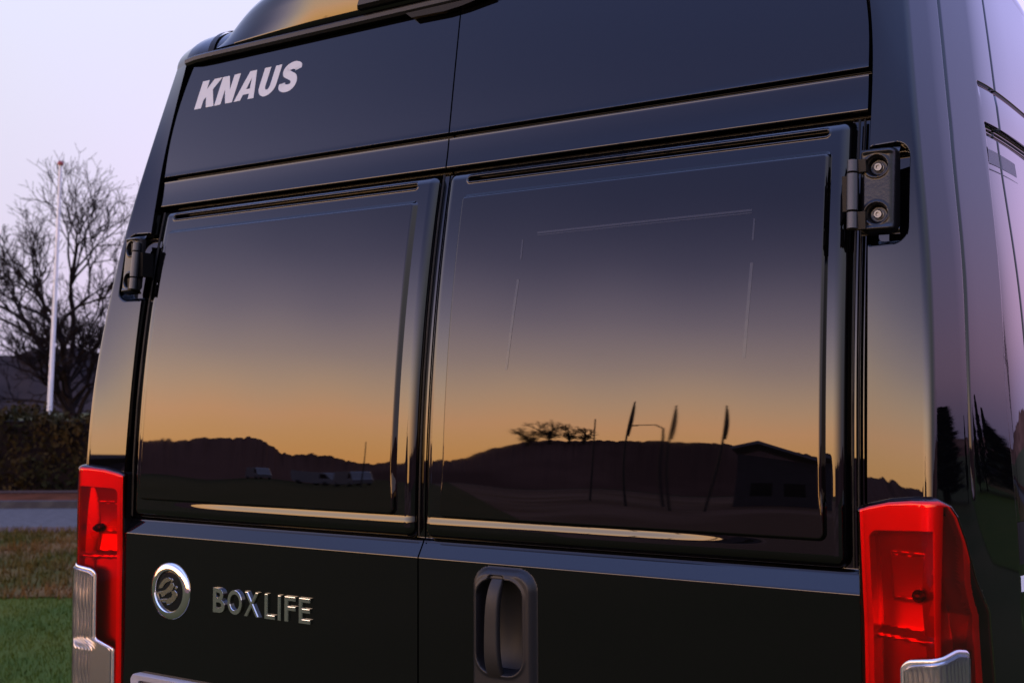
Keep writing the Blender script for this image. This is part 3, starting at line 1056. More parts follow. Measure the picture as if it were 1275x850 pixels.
TS, TT = np.linspace(0, 1, 200), np.unique(np.concatenate([np.linspace(0, 0.60, 50), np.linspace(0.60, 0.92, 110), np.linspace(0.92, 1, 90)]))
for sgn in (-1, 1):
    S, T = np.meshgrid(TS, TT)
    zb = 0.62
    Z = zb + (lamp_top(S) - zb) * T
    uL = -0.12
    uR = lamp_outer(Z) - 0.02
    um = np.minimum(1.05, uR)                         # straight grid lines up to the corner, then out to the slanted edge
    U = np.where(S < 0.6, uL + (um - uL) * S / 0.6, um + (uR - um) * (S - 0.6) / 0.4)
    Uc = np.maximum(U, 0.0)

    def lamp_pt(off):
        x, y = body_point(Uc, Z, off, features=False)
        x = x + np.where(U < 0, U * 0.095, 0)         # a little inboard of the pillar edge
        return x, y

    # distance (m) to the outline, for rounded borders
    dist = np.minimum(np.minimum((U - uL) * 0.095, (uR - U) * 0.12), lamp_top(S) - Z)
    edge = np.sqrt(np.clip(1 - (1 - np.clip(dist / 0.010, 0, 1)) ** 2, 0, 1))
    full = lens_off(Z)
    # reflector: raised light-guide band round a sunken chamber, a ridge at the corner, a second chamber beyond
    band_l, band_t = (U - 0.085) * 0.095, (1.262 + 0.006 * np.clip(U, 0, 1)) - Z

    def rounded(l, t, r):
        q = -np.hypot(np.maximum(-l + r, 0), np.maximum(-t + r, 0)) + r
        return np.minimum(np.minimum(q, l + r), t + r)
    in1 = np.minimum(rounded(band_l, band_t, 0.012), (1.00 - U) * 0.095)
    in2 = np.minimum(np.minimum((U - 1.10) * 0.10, (lamp_outer(Z) - 0.14 - 0.24 * smooth01((1.26 - Z) / 0.10) - U) * 0.10), 1.30 - Z)
    ch = np.maximum(smooth01(in1 / 0.005), smooth01(in2 / 0.006))
    dark = (uR - U) * 0.10 < 0.024 * smooth01((1.26 - Z) / 0.10)       # unlit housing along the outer edge
    depth = (0.032 + 0.008 * np.sin(np.clip((1.262 - Z) / 0.15, 0, 1) * math.pi)) * ch
    depth = depth - 0.024 * smooth01((0.008 - np.abs(Z - 1.118)) / 0.006) * smooth01(in1 / 0.005)
    ribs = smooth01((0.034 - np.abs(Z - 1.198)) / 0.004) * smooth01((U - 0.30) / 0.03) * smooth01((0.86 - U) / 0.03)
    depth = depth - (0.003 + 0.0009 * np.abs(((Z / 0.0046) % 1) - 0.5) * 2) * ribs * ch
    xr, yr = lamp_pt(full * edge - 0.004)
    sw = smooth01((U - 1.0) / 0.12)                   # first chamber sinks straight forward, the outer one towards the van's middle
    xr, yr = xr - depth * 0.85 * sw, yr + depth * (1 - 0.45 * sw)
    refl = grid_obj('tail_light', xr * sgn, yr, Z + ZO, CHAMBER, van, flip=sgn < 0, keep=ch > 0.35, sharp=40)
    grid_obj('light_guide', xr * sgn, yr, Z + ZO, REFLECT, refl, flip=sgn < 0, keep=(ch <= 0.35) & (dist > 0.006) & ~dark, sharp=40)
    grid_obj('lamp_border', xr * sgn, yr + 0.0005, Z + ZO, RUBBER, refl, flip=sgn < 0, keep=(dist <= 0.0075) | (dark & (ch <= 0.5)), sharp=40)
    xo, yo = lamp_pt(full * edge - 0.0005)
    grid_obj('red_lens', xo * sgn, yo, Z + ZO, LENS, refl, flip=sgn < 0, sharp=60)
    # dark rubber foot that closes the lamp against the body
    xs_, ys_ = lamp_pt(-0.004 + 0.0 * Z)
    rim_v, rim_f = [], []
    idx = [(0, j) for j in range(S.shape[1])][::-1] + [(i, 0) for i in range(S.shape[0])] + [(S.shape[0] - 1, j) for j in range(S.shape[1])] + [(i, S.shape[1] - 1) for i in range(S.shape[0])][::-1]
    for (i, j) in idx:
        rim_v.append((xo[i, j] * sgn, yo[i, j], Z[i, j] + ZO))
        rim_v.append((xs_[i, j] * sgn, ys_[i, j] + 0.03, Z[i, j] + ZO))
    for k in range(len(idx) - 1):
        rim_f.append((2 * k, 2 * k + 1, 2 * k + 3, 2 * k + 2))
    mesh_obj('lamp_gasket', rim_v, rim_f, RUBBER, refl)
    # clear reversing-light panel with a bright rim
    for name, m_, grow, up in (('clear_lens_rim', SILVER, 0.0048, 0.0016), ('clear_reflector', CLEAR, 0.0, 0.0030), ('clear_lens', CLENS, -0.0002, 0.0056)):
        Sg, Tg = np.meshgrid(np.linspace(0, 1, 160), np.unique(np.concatenate([np.linspace(0, 0.85, 60), np.linspace(0.85, 1, 50)])))
        zt = 1.0865 + 0.024 * Sg + grow
        zt = zt - 0.016 * (1 - np.sqrt(np.clip(1 - (1 - np.clip(Sg / 0.16, 0, 1)) ** 2, 0, 1))) - 0.008 * smooth01((Sg - 0.72) / 0.28) - 0.010 * (1 - np.sqrt(np.clip(1 - (1 - np.clip((1 - Sg) / 0.10, 0, 1)) ** 2, 0, 1)))
        Zg = 0.66 - grow + (zt - 0.66 + grow) * Tg
        ul = np.interp(Zg, [0.6, 0.925, 0.945, 1.2], [0.14, 0.14, 0.56, 0.56]) - grow / 0.095
        ur = 1.60 + grow / 0.16 + 0 * Zg
        Ug = ul + (ur - ul) * Sg
        dg = np.minimum(np.minimum((Ug - ul) * 0.095, (ur - Ug) * 0.12), zt - Zg)
        off = lens_off(Zg) + up * smooth01(dg / 0.004) - 0.004 * (dg < 0.0004)
        if name == 'clear_reflector':
            off = off - 0.0026 * np.abs(((Ug / 0.075 + 0.3 * np.sin(Zg * 40)) % 1) - 0.5) * (1 + 0.6 * np.sin(Zg * 90)) * smooth01((dg - 0.006) / 0.004) * (Ug > 0.62)
        xg, yg = body_point(Ug, Zg, off, features=False)
        grid_obj(name, xg * sgn, yg, Zg + ZO, m_, refl, flip=sgn < 0, sharp=40)
    b = MB()                                          # bulb in its holder
    Mb = Matrix.Translation((0.858 * sgn, 0.000, 1.176 + ZO)) @ Matrix.Rotation(math.pi / 2, 4, 'X')
    b.lathe([(0.009, -0.004), (0.009, 0.008), (0.006, 0.010), (0.006, 0.014), (0.004, 0.017), (0.0, 0.018)], Mb, 12)
    b.build('bulb', KNUCKLE, refl, True, 35)

# ------------------------------------------------------------------ stripes on the body sides
for sgn in (-1, 1):
    for name, m_, zA, zB, u0, u1, slope in (('side_stripe', STRIPE, 1.8135, 1.838, 2.79, 4.70, 0.035), ('side_pinstripe', STRIPE, 1.803, 1.8042, 2.79, 4.70, 0.035)):
        Ug, Tg = np.meshgrid(np.linspace(u0, u1, 260), np.linspace(0, 1, 8))
        xg0, yg0 = body_base(Ug, np.full_like(Ug, 1.81))
        Zg = zA + (zB - zA) * Tg + slope * np.clip(yg0 - 0.25, 0, 0.8)
        xg, yg = body_point(Ug, Zg, 0.0008)
        grid_obj(name, xg * sgn, yg, Zg + ZO, m_, bodies[sgn], flip=sgn < 0)
    for name, m_, z0, z1, u0, u1 in (('side_sticker', WHITE_VINYL, 1.165, 1.188, 2.645, 2.85), ('side_marker', RUBBER, 1.204, 1.265, 2.665, 2.85)):
        Ug, Zg = np.meshgrid(np.linspace(u0, u1, 20), np.linspace(z0, z1, 8))
        xg, yg = body_point(Ug, Zg, 0.0012)
        grid_obj(name, xg * sgn, yg, Zg + ZO, m_, bodies[sgn], flip=sgn < 0)

# ------------------------------------------------------------------ ground and what stands on it
E1 = np.array([math.cos(YAW), math.sin(YAW)])
E2 = np.array([-math.sin(YAW), math.cos(YAW)])


def at(a, s, z=0.0):
    """a metres to the right, s metres ahead of where the photographer stands."""
    p = CAM[:2] + E1 * a + E2 * s
    return (float(p[0]), float(p[1]), z)


def polar(az, dist, z=0.0):
    """az degrees left of the van's forward axis, dist metres from the photographer."""
    return (CAM[0] - math.sin(R_(az)) * dist, CAM[1] + math.cos(R_(az)) * dist, z)


def behind(az, dist, z=0.0):
    """Like polar(), but sighted from the photographer's mirror image behind the rear doors."""
    return (CAM[0] - math.sin(R_(az)) * dist, -CAM[1] + math.cos(R_(az)) * dist, z)


GRASS = mat('lawn_grass', (0.044, 0.074, 0.006), 0.9, noise=(1.2, (0.080, 0.094, 0.010), 0.35, 0.7, 6), bump=(60, 0.8, 0.03), spec=0.1)
FIELD = mat('field_turf', (0.050, 0.056, 0.014), 0.95, noise=(0.15, (0.078, 0.068, 0.022), 0.35, 0.65, 6), spec=0.1)
ROUGH = mat('rough_verge', (0.066, 0.060, 0.010), 0.95, noise=(1.2, (0.15, 0.075, 0.024), 0.4, 0.62, 8), bump=(18, 0.9, 0.08), spec=0.1)
ASPHALT = mat('road_asphalt', (0.070, 0.062, 0.056), 0.9, spec=0.05, noise=(9, (0.090, 0.080, 0.072), 0.4, 0.6, 6), bump=(300, 0.3, 0.004))
LOT = mat('sunset_tinted_asphalt', (0.13, 0.060, 0.038), 0.9, noise=(0.09, (0.28, 0.15, 0.11), 0.44, 0.64, 7), spec=0.12)  # sunset glow on the asphalt is put into its red-brown colour
KERB = mat('kerb_stone', (0.05, 0.045, 0.045), 0.9, spec=0.03, noise=(6, (0.07, 0.065, 0.06), 0.4, 0.6, 5))
DIRT = mat('reddish_dirt', (0.105, 0.036, 0.018), 0.95, spec=0.0, noise=(3, (0.065, 0.024, 0.012), 0.4, 0.6, 8), bump=(15, 0.8, 0.05))
PATHM = mat('path_gravel', (0.095, 0.058, 0.045), 0.95, spec=0.03, noise=(12, (0.07, 0.044, 0.035), 0.4, 0.6, 6))
BARK = mat('dark_bark', (0.016, 0.011, 0.010), 0.95, noise=(14, (0.014, 0.010, 0.010), 0.4, 0.6, 6), bump=(40, 0.8, 0.02), spec=0.08)
LEAFB = mat('beech_leaves', (0.040, 0.025, 0.008), 0.9, noise=(1.5, (0.016, 0.016, 0.006), 0.4, 0.6, 4), spec=0.05)
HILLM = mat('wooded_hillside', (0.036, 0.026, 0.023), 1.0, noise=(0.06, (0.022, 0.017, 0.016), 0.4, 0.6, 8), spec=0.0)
HAZEHILL = mat('haze_tinted_hillside', (0.24, 0.12, 0.088), 1.0, noise=(0.04, (0.15, 0.074, 0.054), 0.4, 0.6, 8), spec=0.0)  # base colour lifted and warmed to carry the evening haze
NEEDLE = mat('conifer_needles', (0.014, 0.020, 0.014), 0.9, noise=(6, (0.024, 0.030, 0.018), 0.4, 0.6, 4), spec=0.1)
POLEP = mat('white_pole_paint', (0.58, 0.60, 0.60), 0.35, noise=(4, (0.68, 0.66, 0.66), 0.4, 0.7, 6))
REDP = mat('red_finial_paint', (0.22, 0.03, 0.03), 0.4)
DARKMETAL = mat('dark_lamp_metal', (0.05, 0.05, 0.055), 0.5, metal=0.5)
FLAGM = mat('dark_flag_cloth', (0.03, 0.028, 0.035), 0.8)
WALLM = mat('dark_render_wall', (0.10, 0.085, 0.08), 0.9, noise=(2, (0.08, 0.07, 0.065), 0.4, 0.6, 5))
ROOFM = mat('pale_sheet_roof', (0.30, 0.29, 0.30), 0.5, noise=(1, (0.24, 0.23, 0.24), 0.4, 0.6, 5))
VANWHITE = mat('white_vehicle_paint', (0.35, 0.34, 0.34), 0.3, coat=0.5)
WINDOWM = mat('vehicle_glass', (0.01, 0.01, 0.012), 0.05)


def quad_sheet(name, a0, a1, s0, s1, z, m, nx=2, ny=2, hfun=None, kind='structure'):
    A, S = np.meshgrid(np.linspace(a0, a1, nx), np.linspace(s0, s1, ny))
    P = CAM[:2][None, None] + A[..., None] * E1 + S[..., None] * E2
    Z = np.full_like(A, z) if hfun is None else hfun(A, S)
    o = grid_obj(name, P[..., 0], P[..., 1], Z, m)
    return tag(o, kind=kind)


g = mesh_obj('ground', [(-2500, -2500, -0.02), (2500, -2500, -0.02), (2500, 2500, -0.02), (-2500, 2500, -0.02)], [(0, 1, 2, 3)], FIELD, smooth=False)
tag(g, kind='structure')
LOTP = [polar(143.5, 9), polar(143.5, 190), polar(215, 190), polar(215, 9)]
lot = mesh_obj('car_park', [(x, y, -0.010) for x, y, _ in LOTP], [(3, 2, 1, 0)], LOT, smooth=False)
tag(lot, kind='structure')
quad_sheet('lawn', -60, 60, 4.0, 9.5, 0.0, GRASS)


def bank(A, S):
    t = (S - 9.5) / 4.9
    return 0.01 + 0.03 * np.sin(np.clip(t, 0, 1) * math.pi) + 0.03 * np.sin(A * 3.1 + S * 2.3) * np.sin(S * 4.7 - A) * np.clip(t * 4, 0, 1) * np.clip((1 - t) * 4, 0, 1)


quad_sheet('verge', -60, 60, 9.5, 14.2, 0, ROUGH, 600, 30, bank)
quad_sheet('footpath', -150, 150, 14.2, 14.75, 0.02, PATHM)
quad_sheet('road', -150, 150, 14.75, 17.6, 0.0, ASPHALT)
b = MB()
p = [at(-150, 17.6), at(150, 17.6), at(150, 17.75), at(-150, 17.75)]
b.add([(x, y, -0.01) for x, y, _ in p] + [(x, y, 0.11) for x, y, _ in p], [(4, 5, 6, 7), (0, 1, 5, 4), (1, 2, 6, 5), (2, 3, 7, 6), (3, 0, 4, 7)])
tag(b.build('kerb', KERB), kind='structure')
quad_sheet('bare_soil', -150, 150, 17.75, 19.25, 0.105, DIRT)
quad_sheet('hedge_path', -150, 150, 19.25, 19.72, 0.115, PATHM)


def blades(name, n, a0, a1, s0, s1, zf, h0, h1, w, m):
    """Loose grass and stalks, one mesh."""
    A = rng.uniform(a0, a1, n)
    S = rng.uniform(s0, s1, n)
    P = CAM[:2][None] + A[:, None] * E1 + S[:, None] * E2
    Z = zf(A, S)
    H = rng.uniform(h0, h1, n)
    th = rng.uniform(0, 2 * math.pi, n)
    lean = rng.normal(0, 0.35, (n, 2)) * H[:, None]
    wv = np.stack([np.cos(th), np.sin(th)], 1) * w
    v = np.empty((n, 3, 3))
    v[:, 0, :2], v[:, 1, :2], v[:, 2, :2] = P - wv, P + wv, P + lean
    v[:, 0, 2] = v[:, 1, 2] = Z - 0.01
    v[:, 2, 2] = Z + H
    f = np.arange(3 * n).reshape(n, 3)
    o = mesh_obj(name, v.reshape(-1, 3), f, m, None, False)
    return tag(o, kind='stuff')


blades('grass', 60000, -7.5, -0.5, 5.2, 9.6, lambda A, S: 0 * A, 0.015, 0.04, 0.004, GRASS)
blades('rough_grass', 30000, -14, -1, 9.4, 14.2, bank, 0.03, 0.11, 0.010, ROUGH)

# hedge: a clipped leafy bank, pieces of foliage over a dark twiggy core
hedge = empty('hedge', at(-8, 20.4))
tag(hedge, 'clipped brown winter hedge along the far side of the road', 'hedge')
hinv = hedge.matrix_world.inverted()


def local(o, name, *args, **kw):
    ob = mesh_obj(name, *args, **kw)
    return ob


def leaf_cloud(n, size, sampler):
    c = sampler(n)
    d1 = rng.normal(size=(n, 3))
    d1 /= np.linalg.norm(d1, axis=1, keepdims=True)
    d2 = np.cross(d1, rng.normal(size=(n, 3)))
    d2 /= np.linalg.norm(d2, axis=1, keepdims=True)
    s = rng.uniform(0.5, 1.0, (n, 1)) * size
    v = np.stack([c - d1 * s, c + d2 * s * 0.45, c + d1 * s, c - d2 * s * 0.45], 1)
    return v.reshape(-1, 3), np.arange(4 * n).reshape(n, 4)


def hedge_sample(n):
    a = rng.uniform(-30, 14, n)
    k = rng.random(n)
    s = np.where(k < 0.55, 19.70 + np.abs(rng.normal(0, 0.10, n)), rng.uniform(19.75, 21.2, n))
    z = np.where(k < 0.55, rng.uniform(0.08, 1.42, n), 1.36 + rng.normal(0, 0.05, n))
    z = z * (1 + 0.05 * np.sin(a * 1.9) + 0.04 * np.sin(a * 4.3 + 1) + 0.03 * np.sin(a * 9.1))
    P = CAM[:2][None] + a[:, None] * E1 + s[:, None] * E2
    return np.stack([P[:, 0], P[:, 1], np.maximum(z, 0.1)], 1)


hb = np.array(hedge.location)
v, f = leaf_cloud(45000, 0.075, hedge_sample)
tag(mesh_obj('hedge_foliage', v - hb, f, LEAFB, hedge, False), kind='stuff')
b = MB()
p = [at(-30, 19.9), at(14, 19.9), at(14, 21.1), at(-30, 21.1)]
b.add([(x - hb[0], y - hb[1], 0.0) for x, y, _ in p] + [(x - hb[0], y - hb[1], 1.30) for x, y, _ in p], [(4, 5, 6, 7), (0, 1, 5, 4), (1, 2, 6, 5), (2, 3, 7, 6), (3, 0, 4, 7)])
b.build('hedge_core', BARK, hedge)


def bare_tree(loc, height, spread, seed, label, group=None, levels=6, cat='tree', trunk_h=0.30, r0=0.17, name='bare_tree', lean=(0, 0), leader=False, rmin=0.007):
    rs = random.Random(seed)
    root = empty(name, loc)
    tag(root, label, cat, group)
    parts = {'trunk': MB(), 'limbs': MB(), 'twigs': MB()}
    L0 = height * trunk_h

    def grow(p, d, length, r, lv):
        n = 8 if (leader and lv == 0) else (3 if lv < 3 else 2)
        wob = 0.05 if (leader and lv == 0) else 0.15
        pts, rad = [p], [r]
        q, dd = p.copy(), d.copy()
        r_end = max(r * 0.86, rmin)
        for k in range(n):
            dd = (dd + Vector((rs.gauss(0, wob), rs.gauss(0, wob), rs.gauss(0.03, 0.09)))).normalized()
            q = q + dd * (length / n)
            pts.append(q.copy())
            rad.append(r + (r_end - r) * (k + 1) / n)
        key = 'trunk' if lv == 0 else ('limbs' if lv < 3 else 'twigs')
        parts[key].tube(pts, rad, 8 if lv == 0 else (6 if lv < 3 else 3), caps=lv == 0)
        if lv >= levels:
            return
        if leader and lv == 0:
            for k in range(13):
                t = 0.50 + 0.48 * k / 12
                az = k * 2.4 + rs.random()
                sp = rs.uniform(0.85, 1.25) * (1.05 - 0.35 * t)
                nd = Vector((math.cos(az) * math.sin(sp), math.sin(az) * math.sin(sp), math.cos(sp))).normalized()
                start = pts[0].lerp(pts[-1], t) if n < 2 else pts[min(n, int(t * n))].lerp(pts[min(n, int(t * n) + 1)], t * n - int(t * n))
                grow(start.copy(), nd, length * rs.uniform(0.34, 0.5), r * (1 - 0.5 * t) * rs.uniform(0.6, 0.85), 2)
        kids = rs.choice((3, 4)) if lv == 0 else rs.choice((2, 3, 3) if lv < 6 else (2, 3))
        for k in range(kids):
            az = 2 * math.pi * (k + rs.random() * 0.7) / kids
            sp = rs.uniform(0.30, 0.75) * spread
            perp = dd.orthogonal().normalized()
            perp2 = dd.cross(perp)
            nd = (dd * math.cos(sp) + (perp * math.cos(az) + perp2 * math.sin(az)) * math.sin(sp))
            nd = (nd + Vector((0, 0, 0.12))).normalized()
            start = q if (k < 2 or lv == 0) else pts[-2]
            grow(start.copy(), nd, length * rs.uniform(0.62, 0.86), max(r_end * rs.uniform(0.68, 0.92), rmin), lv + 1)
    grow(Vector((0, 0, -0.05)), Vector((lean[0], lean[1], 1)).normalized(), L0, r0, 0)
    allv = np.concatenate([np.array(parts[k].v) for k in parts])
    kz = height / allv[:, 2].max()
    for k in parts:
        parts[k].v = [(p[0] * kz, p[1] * kz, p[2] * kz) for p in parts[k].v]
    trunk = parts['trunk'].build('trunk', BARK, root, True, 60)
    parts['limbs'].build('limbs', BARK, root, True, 60)
    tag(parts['twigs'].build('twigs', BARK, root, True, 60), kind='stuff')
    return root


bare_tree(at(-11.85, 31.0), 8.6, 1.0, 17, 'tall leafless spreading tree behind the hedge beside the white flagpole', levels=8, trunk_h=0.50, r0=0.20, leader=True, rmin=0.012)

# flagpole
fp = empty('flagpole', at(-9.35, 23.0))
tag(fp, 'slightly leaning white flagpole with small red cap, no flag, by the bare tree', 'flagpole')
tx, ty = E1 * 0.165
b = MB()
b.tube([(-tx * 0.15, -ty * 0.15, -0.05), (tx * 0.5, ty * 0.5, 3.2), (tx, ty, 6.45)], [0.056, 0.044, 0.030], 16)
b.build('pole', POLEP, fp, True, 50)
b = MB()
b.lathe([(0.0, -0.02), (0.055, -0.01), (0.065, 0.03), (0.05, 0.07), (0.0, 0.09)], Matrix.Translation((tx * 1.01, ty * 1.01, 6.46)), 14)
b.build('finial', REDP, fp, True, 50)

# distant hills -----------------------------------------------------------------------------------


def ridge(name, az0, az1, dist, prof, m, depth=120, jag=0.25, n=240, kind='structure'):
    """A hill with its crest at the given elevations (degrees) as seen from the photographer."""
    az = np.linspace(az0, az1, n)
    el = np.interp(az, [p[0] for p in prof], [p[1] for p in prof])
    rs = np.random.default_rng(int(abs(az0) * 7 + dist))
    j = np.convolve(rs.normal(0, jag, n + 8), np.ones(3) / 3, 'same')[4:-4] + np.convolve(rs.normal(0, jag * 1.6, n + 40), np.ones(15) / 15, 'same')[20:-20]
    crest = np.maximum(CAM[2] + dist * np.tan(np.radians(np.maximum(el + j, 0.02))), 0.3)
    rows = []
    for t, h in ((-0.35, 0.0), (-0.2, 0.45), (-0.08, 0.85), (0.0, 1.0), (0.2, 0.9), (0.6, 0.5), (1.0, 0.0)):
        d = dist + depth * t
        w = 1 + (rs.normal(0, 0.012, n) if 0 < h < 1 else 0)
        rows.append(np.stack([CAM[0] - np.sin(np.radians(az)) * d, CAM[1] + np.cos(np.radians(az)) * d, crest * h * w - 0.05 * (h == 0)], 1))
    R = np.stack(rows)
    o = grid_obj(name, R[..., 0], R[..., 1], R[..., 2], m)
    return tag(o, kind=kind)


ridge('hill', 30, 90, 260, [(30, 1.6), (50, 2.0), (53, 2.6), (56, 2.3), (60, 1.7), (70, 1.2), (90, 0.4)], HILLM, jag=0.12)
ridge('hill', 112, 172, 240, [(112, 1.6), (124, 2.2), (136, 1.7), (141, 1.3), (144.5, 2.2), (146.5, 3.5), (148.5, 4.5), (152, 5.0), (158, 4.9), (163, 4.2), (172, 2.0)], HAZEHILL, jag=0.09, n=700)
tag(ridge('far_wood', 112, 140, 130, [(112, 2.4), (124, 2.8), (130.5, 2.9), (131.8, 3.3), (133.4, 3.6), (134.4, 3.55), (135.2, 2.9), (136.2, 2.0), (137.6, 2.2), (139.2, 1.5), (140, 0.9)], HAZEHILL, 40, jag=0.14, n=420), kind='stuff')
ridge('hill', -75, 25, 300, [(-75, 1.2), (-58, 0.7), (-50, 0.6), (-40, 0.9), (-10, 1.8), (10, 2.0), (25, 1.5)], HAZEHILL, jag=0.15)
tag(ridge('far_wood', 190, 300, 75, [(190, 2.5), (205, 2.8), (220, 2.6), (250, 2.2), (280, 1.8), (300, 1.2)], HAZEHILL, 25, jag=0.4), kind='stuff')

for i, (az, hgt, lab) in enumerate(((148.3, 8.0, 'small leafless tree at the left end of the clump on the mirrored hill crest'),
                                    (149.2, 10.5, 'tallest leafless tree in the clump on the mirrored hill crest'),
                                    (150.2, 9.5, 'broad leafless tree right of the tallest on the mirrored hill crest'),
                                    (151.1, 7.5, 'lowest leafless tree at the right end of the clump on the mirrored crest'))):
    bare_tree(behind(az, 236, (17.0, 18.6, 19.4, 20.0)[i]), hgt, 1.25, 21 + i, lab, 'leafless trees mirrored in the right window', levels=5, trunk_h=0.42, r0=0.42, rmin=0.055, leader=True)


# flags on tall poles behind the photographer, seen in the right window
def flag_pole(az, dist, el_top, label, flag=True, lean=0.0):
    h = CAM[2] + dist * math.tan(R_(el_top))
    o = empty('banner_pole', behind(az, dist), R_(az))
    tag(o, label, 'flag', 'banner poles mirrored in the right window')
    b = MB()
    b.tube([(0, 0, -0.05), (lean * 0.5, 0, h * 0.5), (lean, 0, h)], [0.06, 0.05, 0.035], 8)
    b.build('pole', DARKMETAL, o, True, 50)
    if flag:
        n = 12
        vs, fs = [], []
        for k in range(n):
            t = k / (n - 1)
            z = h * (0.98 - 0.30 * t)
            w = 0.05 + 0.10 * math.sin(t * math.pi * 0.85) ** 0.8
            x0 = lean * (z / h)
            yy = 0.05 * math.sin(t * 9)
            vs += [(x0, yy, z), (x0 - w * 0.5, yy + 0.06 * math.sin(t * 7 + 1), z - 0.05), (x0 - w, yy - 0.03, z - 0.10)]
            vs += [(v[0], v[1] + 0.006, v[2]) for v in vs[-3:]]
        for k in range(n - 1):
            for j in range(2):
                a = k * 6 + j
                fs += [(a, a + 1, a + 7, a + 6), (a + 3, a + 9, a + 10, a + 4)]
        b = MB()
        b.add(vs, fs)
        b.build('banner', FLAGM, o, True, 60)
    return o


flag_pole(153.9, 40, 8.8, 'tallest banner pole with a limp dark banner, mirrored mid right window')
flag_pole(156.2, 42, 8.2, 'banner pole with narrow limp banner, second from the right in the mirrored row')
flag_pole(157.9, 44, 8.5, 'leaning banner pole with drooping banner, rightmost in the mirrored row', True, -0.7)
flag_pole(151.8, 48, 7.0, 'bare thin pole beside the mirrored leafless trees', False)
flag_pole(141.0, 70, 3.6, 'short thin pole near the white vehicles, mirrored in the left window', False)

# street lamp with a curved arm
sl = empty('street_lamp', behind(155.9, 50), R_(156))
tag(sl, 'curved arm street lamp standing among the mirrored banner poles', 'street lamp')
b = MB()
b.tube([(0, 0, -0.05), (0, 0, 6.0), (0.08, 0, 6.8), (0.45, 0, 7.15), (1.3, 0, 7.2)], [0.08, 0.06, 0.05, 0.04, 0.035], 8)
b.build('lamp_post', DARKMETAL, sl, True, 50)
b = MB()
b.box((1.25, -0.10, 7.13), (1.75, 0.10, 7.22))
b.build('lamp_head', DARKMETAL, sl)

# long low building with a pitched roof
bl = empty('long_building', behind(161.3, 55), R_(161.3))
tag(bl, 'long dark building with pitched pale edged roof, mirrored at right window edge', 'building')
b = MB()
b.add([(-2.6, 0, 0), (2.0, 0, 0), (2.0, 9, 0), (-2.6, 9, 0), (-2.6, 0, 4.4), (2.0, 0, 5.2), (2.0, 9, 5.2), (-2.6, 9, 4.4), (2.0, 0, 5.2)],
      [(0, 1, 5, 4), (1, 2, 6, 5), (2, 3, 7, 6), (3, 0, 4, 7), (4, 5, 6, 7)])
b.build('wall', WALLM, bl)
b = MB()
b.add([(-3.0, -0.6, 4.55), (0.9, -0.6, 6.3), (2.3, -0.6, 5.6), (2.3, 9.5, 5.6), (0.9, 9.5, 6.3), (-3.0, 9.5, 4.55),
       (-3.0, -0.6, 4.80), (0.9, -0.6, 6.6), (2.3, -0.6, 5.85), (2.3, 9.5, 5.85), (0.9, 9.5, 6.6), (-3.0, 9.5, 4.80)],
      [(0, 1, 7, 6), (1, 2, 8, 7), (6, 7, 10, 11), (7, 8, 9, 10), (0, 5, 4, 1), (1, 4, 3, 2), (0, 6, 11, 5), (2, 3, 9, 8), (3, 4, 10, 9), (4, 5, 11, 10)])
b.build('roof', ROOFM, bl)
for k in range(2):
    b = MB()
    b.box((-1.9 + 1.9 * k, -0.03, 1.0), (-0.7 + 1.9 * k, 0.05, 2.3))
    b.build('window', WINDOWM, bl)


# parked white vans far across the field
def parked_van(az, dist, rz, label):
    o = empty('parked_van', behind(az, dist), rz)
    tag(o, label, 'van', 'white vehicles mirrored in the left window')
    b = MB()
    side = [(-2.6, 0.35), (2.5, 0.35), (2.6, 0.9), (2.3, 1.15), (1.7, 1.95), (1.3, 2.2), (-2.5, 2.25), (-2.65, 1.9)]
    M = Matrix.Translation((0, 0.95, 0)) @ Matrix.Rotation(math.pi / 2, 4, 'X')
    b.prism(side, M, 1.9, 0.08)
    b.build('body', VANWHITE, o, False)
    b = MB()
    M2 = Matrix.Translation((0, 0.962, 0)) @ Matrix.Rotation(math.pi / 2, 4, 'X')
    b.prism([(1.05, 1.2), (2.1, 1.2), (1.62, 1.88), (1.05, 1.95)], M2, 1.924)
    b.build('window', WINDOWM, o)
    for wx in (-1.7, 1.7):
        for wy in (-0.85, 0.85):
            b = MB()
            b.lathe([(0.0, -0.1), (0.33, -0.1), (0.34, 0.1), (0.0, 0.1)], Matrix.Translation((wx, wy, 0.34)) @ Matrix.Rotation(math.pi / 2, 4, 'X'), 16)
            b.build('wheel', TYRE, o)
    return o


parked_van(140.6, 84, 0.6, 'white van in the field, rightmost of the vehicles mirrored in the left window')
parked_van(139.0, 100, 0.2, 'white van between two others, middle of the vehicles mirrored in the left window')
parked_van(135.6, 105, 0.5, 'pale van below the far trees, leftmost of the vehicles mirrored in the left window')


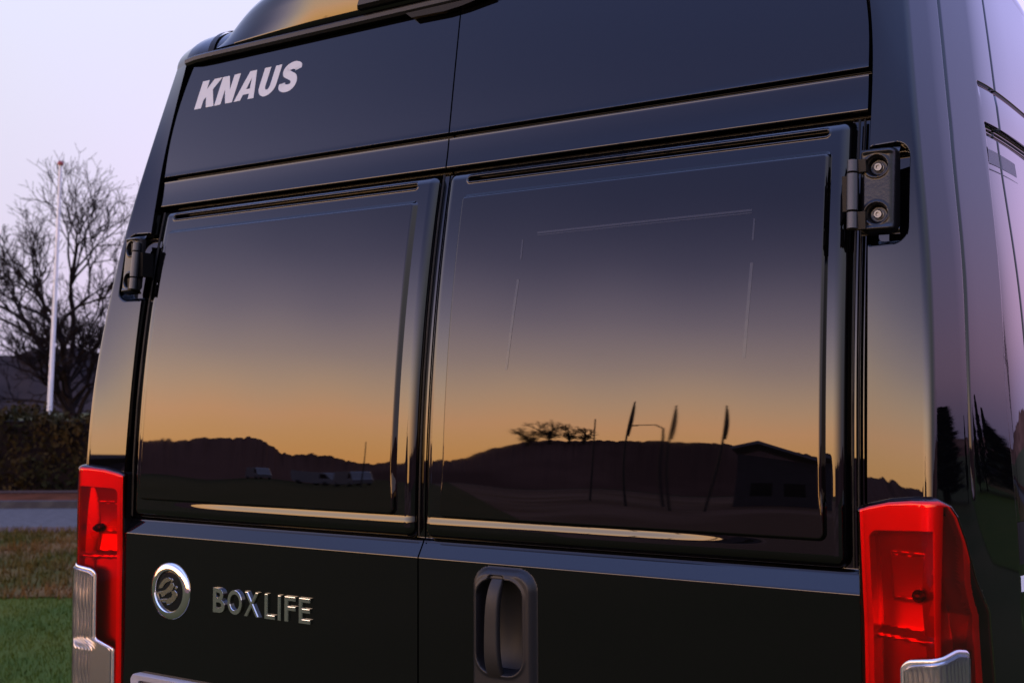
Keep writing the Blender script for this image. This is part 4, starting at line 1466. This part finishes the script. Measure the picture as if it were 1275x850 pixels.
def conifer(az, dist, h, r, seed, label):
    rs = np.random.default_rng(seed)
    o = empty('conifer_tree', polar(az, dist))
    tag(o, label, 'tree', 'dark conifers mirrored in the right hand bodywork')
    b = MB()
    b.tube([(0, 0, -0.05), (0, 0, h * 0.9)], [0.05 * h ** 0.7, 0.02], 7)
    b.build('trunk', BARK, o, True, 50)
    n = 1800
    t = rs.random(n) ** 0.8
    z = 0.25 + (h - 0.25) * t
    rr = r * (1 - t) ** 0.75 * (0.55 + 0.5 * rs.random(n)) * (1 + 0.18 * np.sin(z * 9))
    a = rs.uniform(0, 2 * math.pi, n)
    c = np.stack([rr * np.cos(a), rr * np.sin(a), z], 1)
    dirs = np.stack([np.cos(a), np.sin(a), -0.35 + 0.9 * rs.random(n)], 1)
    dirs /= np.linalg.norm(dirs, axis=1, keepdims=True)
    side_ = np.cross(dirs, [0, 0, 1.0])
    s = (0.16 + 0.16 * rs.random((n, 1))) * (h / 6) ** 0.5
    v = np.stack([c - dirs * s * 1.6, c + side_ * s * 0.7, c + dirs * s, c - side_ * s * 0.7], 1).reshape(-1, 3)
    tag(mesh_obj('crown', v, np.arange(4 * n).reshape(n, 4), NEEDLE, o, False), kind='stuff')
    return o


# POSITIONS-BEGIN
for i, (az, dist, h, r, lab) in enumerate((
        (124.5, 40, 7.2, 0.5, 'lone slender cypress far left behind, mirrored in the right pillar'),
        (-58.9, 36, 4.7, 0.55, 'tallest narrow cypress mirrored in the rounded right corner'),
        (-60.6, 36, 3.3, 0.6, 'short cypress left of the tallest one in the mirrored row'),
        (-56.6, 38, 3.6, 0.6, 'mid sized conifer just right of the tallest cypress'),
        (-54.6, 38, 3.0, 0.7, 'low conifer between the tall cypress and the broad clump'),
        (-49.0, 42, 3.6, 1.0, 'broad dark conifer at the left of the clump in the side panel'),
        (-47.2, 44, 4.2, 1.1, 'taller broad conifer in the middle of the clump in the side panel'),
        (-45.4, 42, 3.4, 1.0, 'dense conifer at the right of the clump in the side panel'))):
    conifer(az, dist, h, r, 100 + i, lab)
# POSITIONS-END
bare_tree(polar(-36, 30), 6.5, 1.1, 77, 'leafless tree ahead right of the van, mirrored at the side panel edge', levels=6, trunk_h=0.25, r0=0.22)
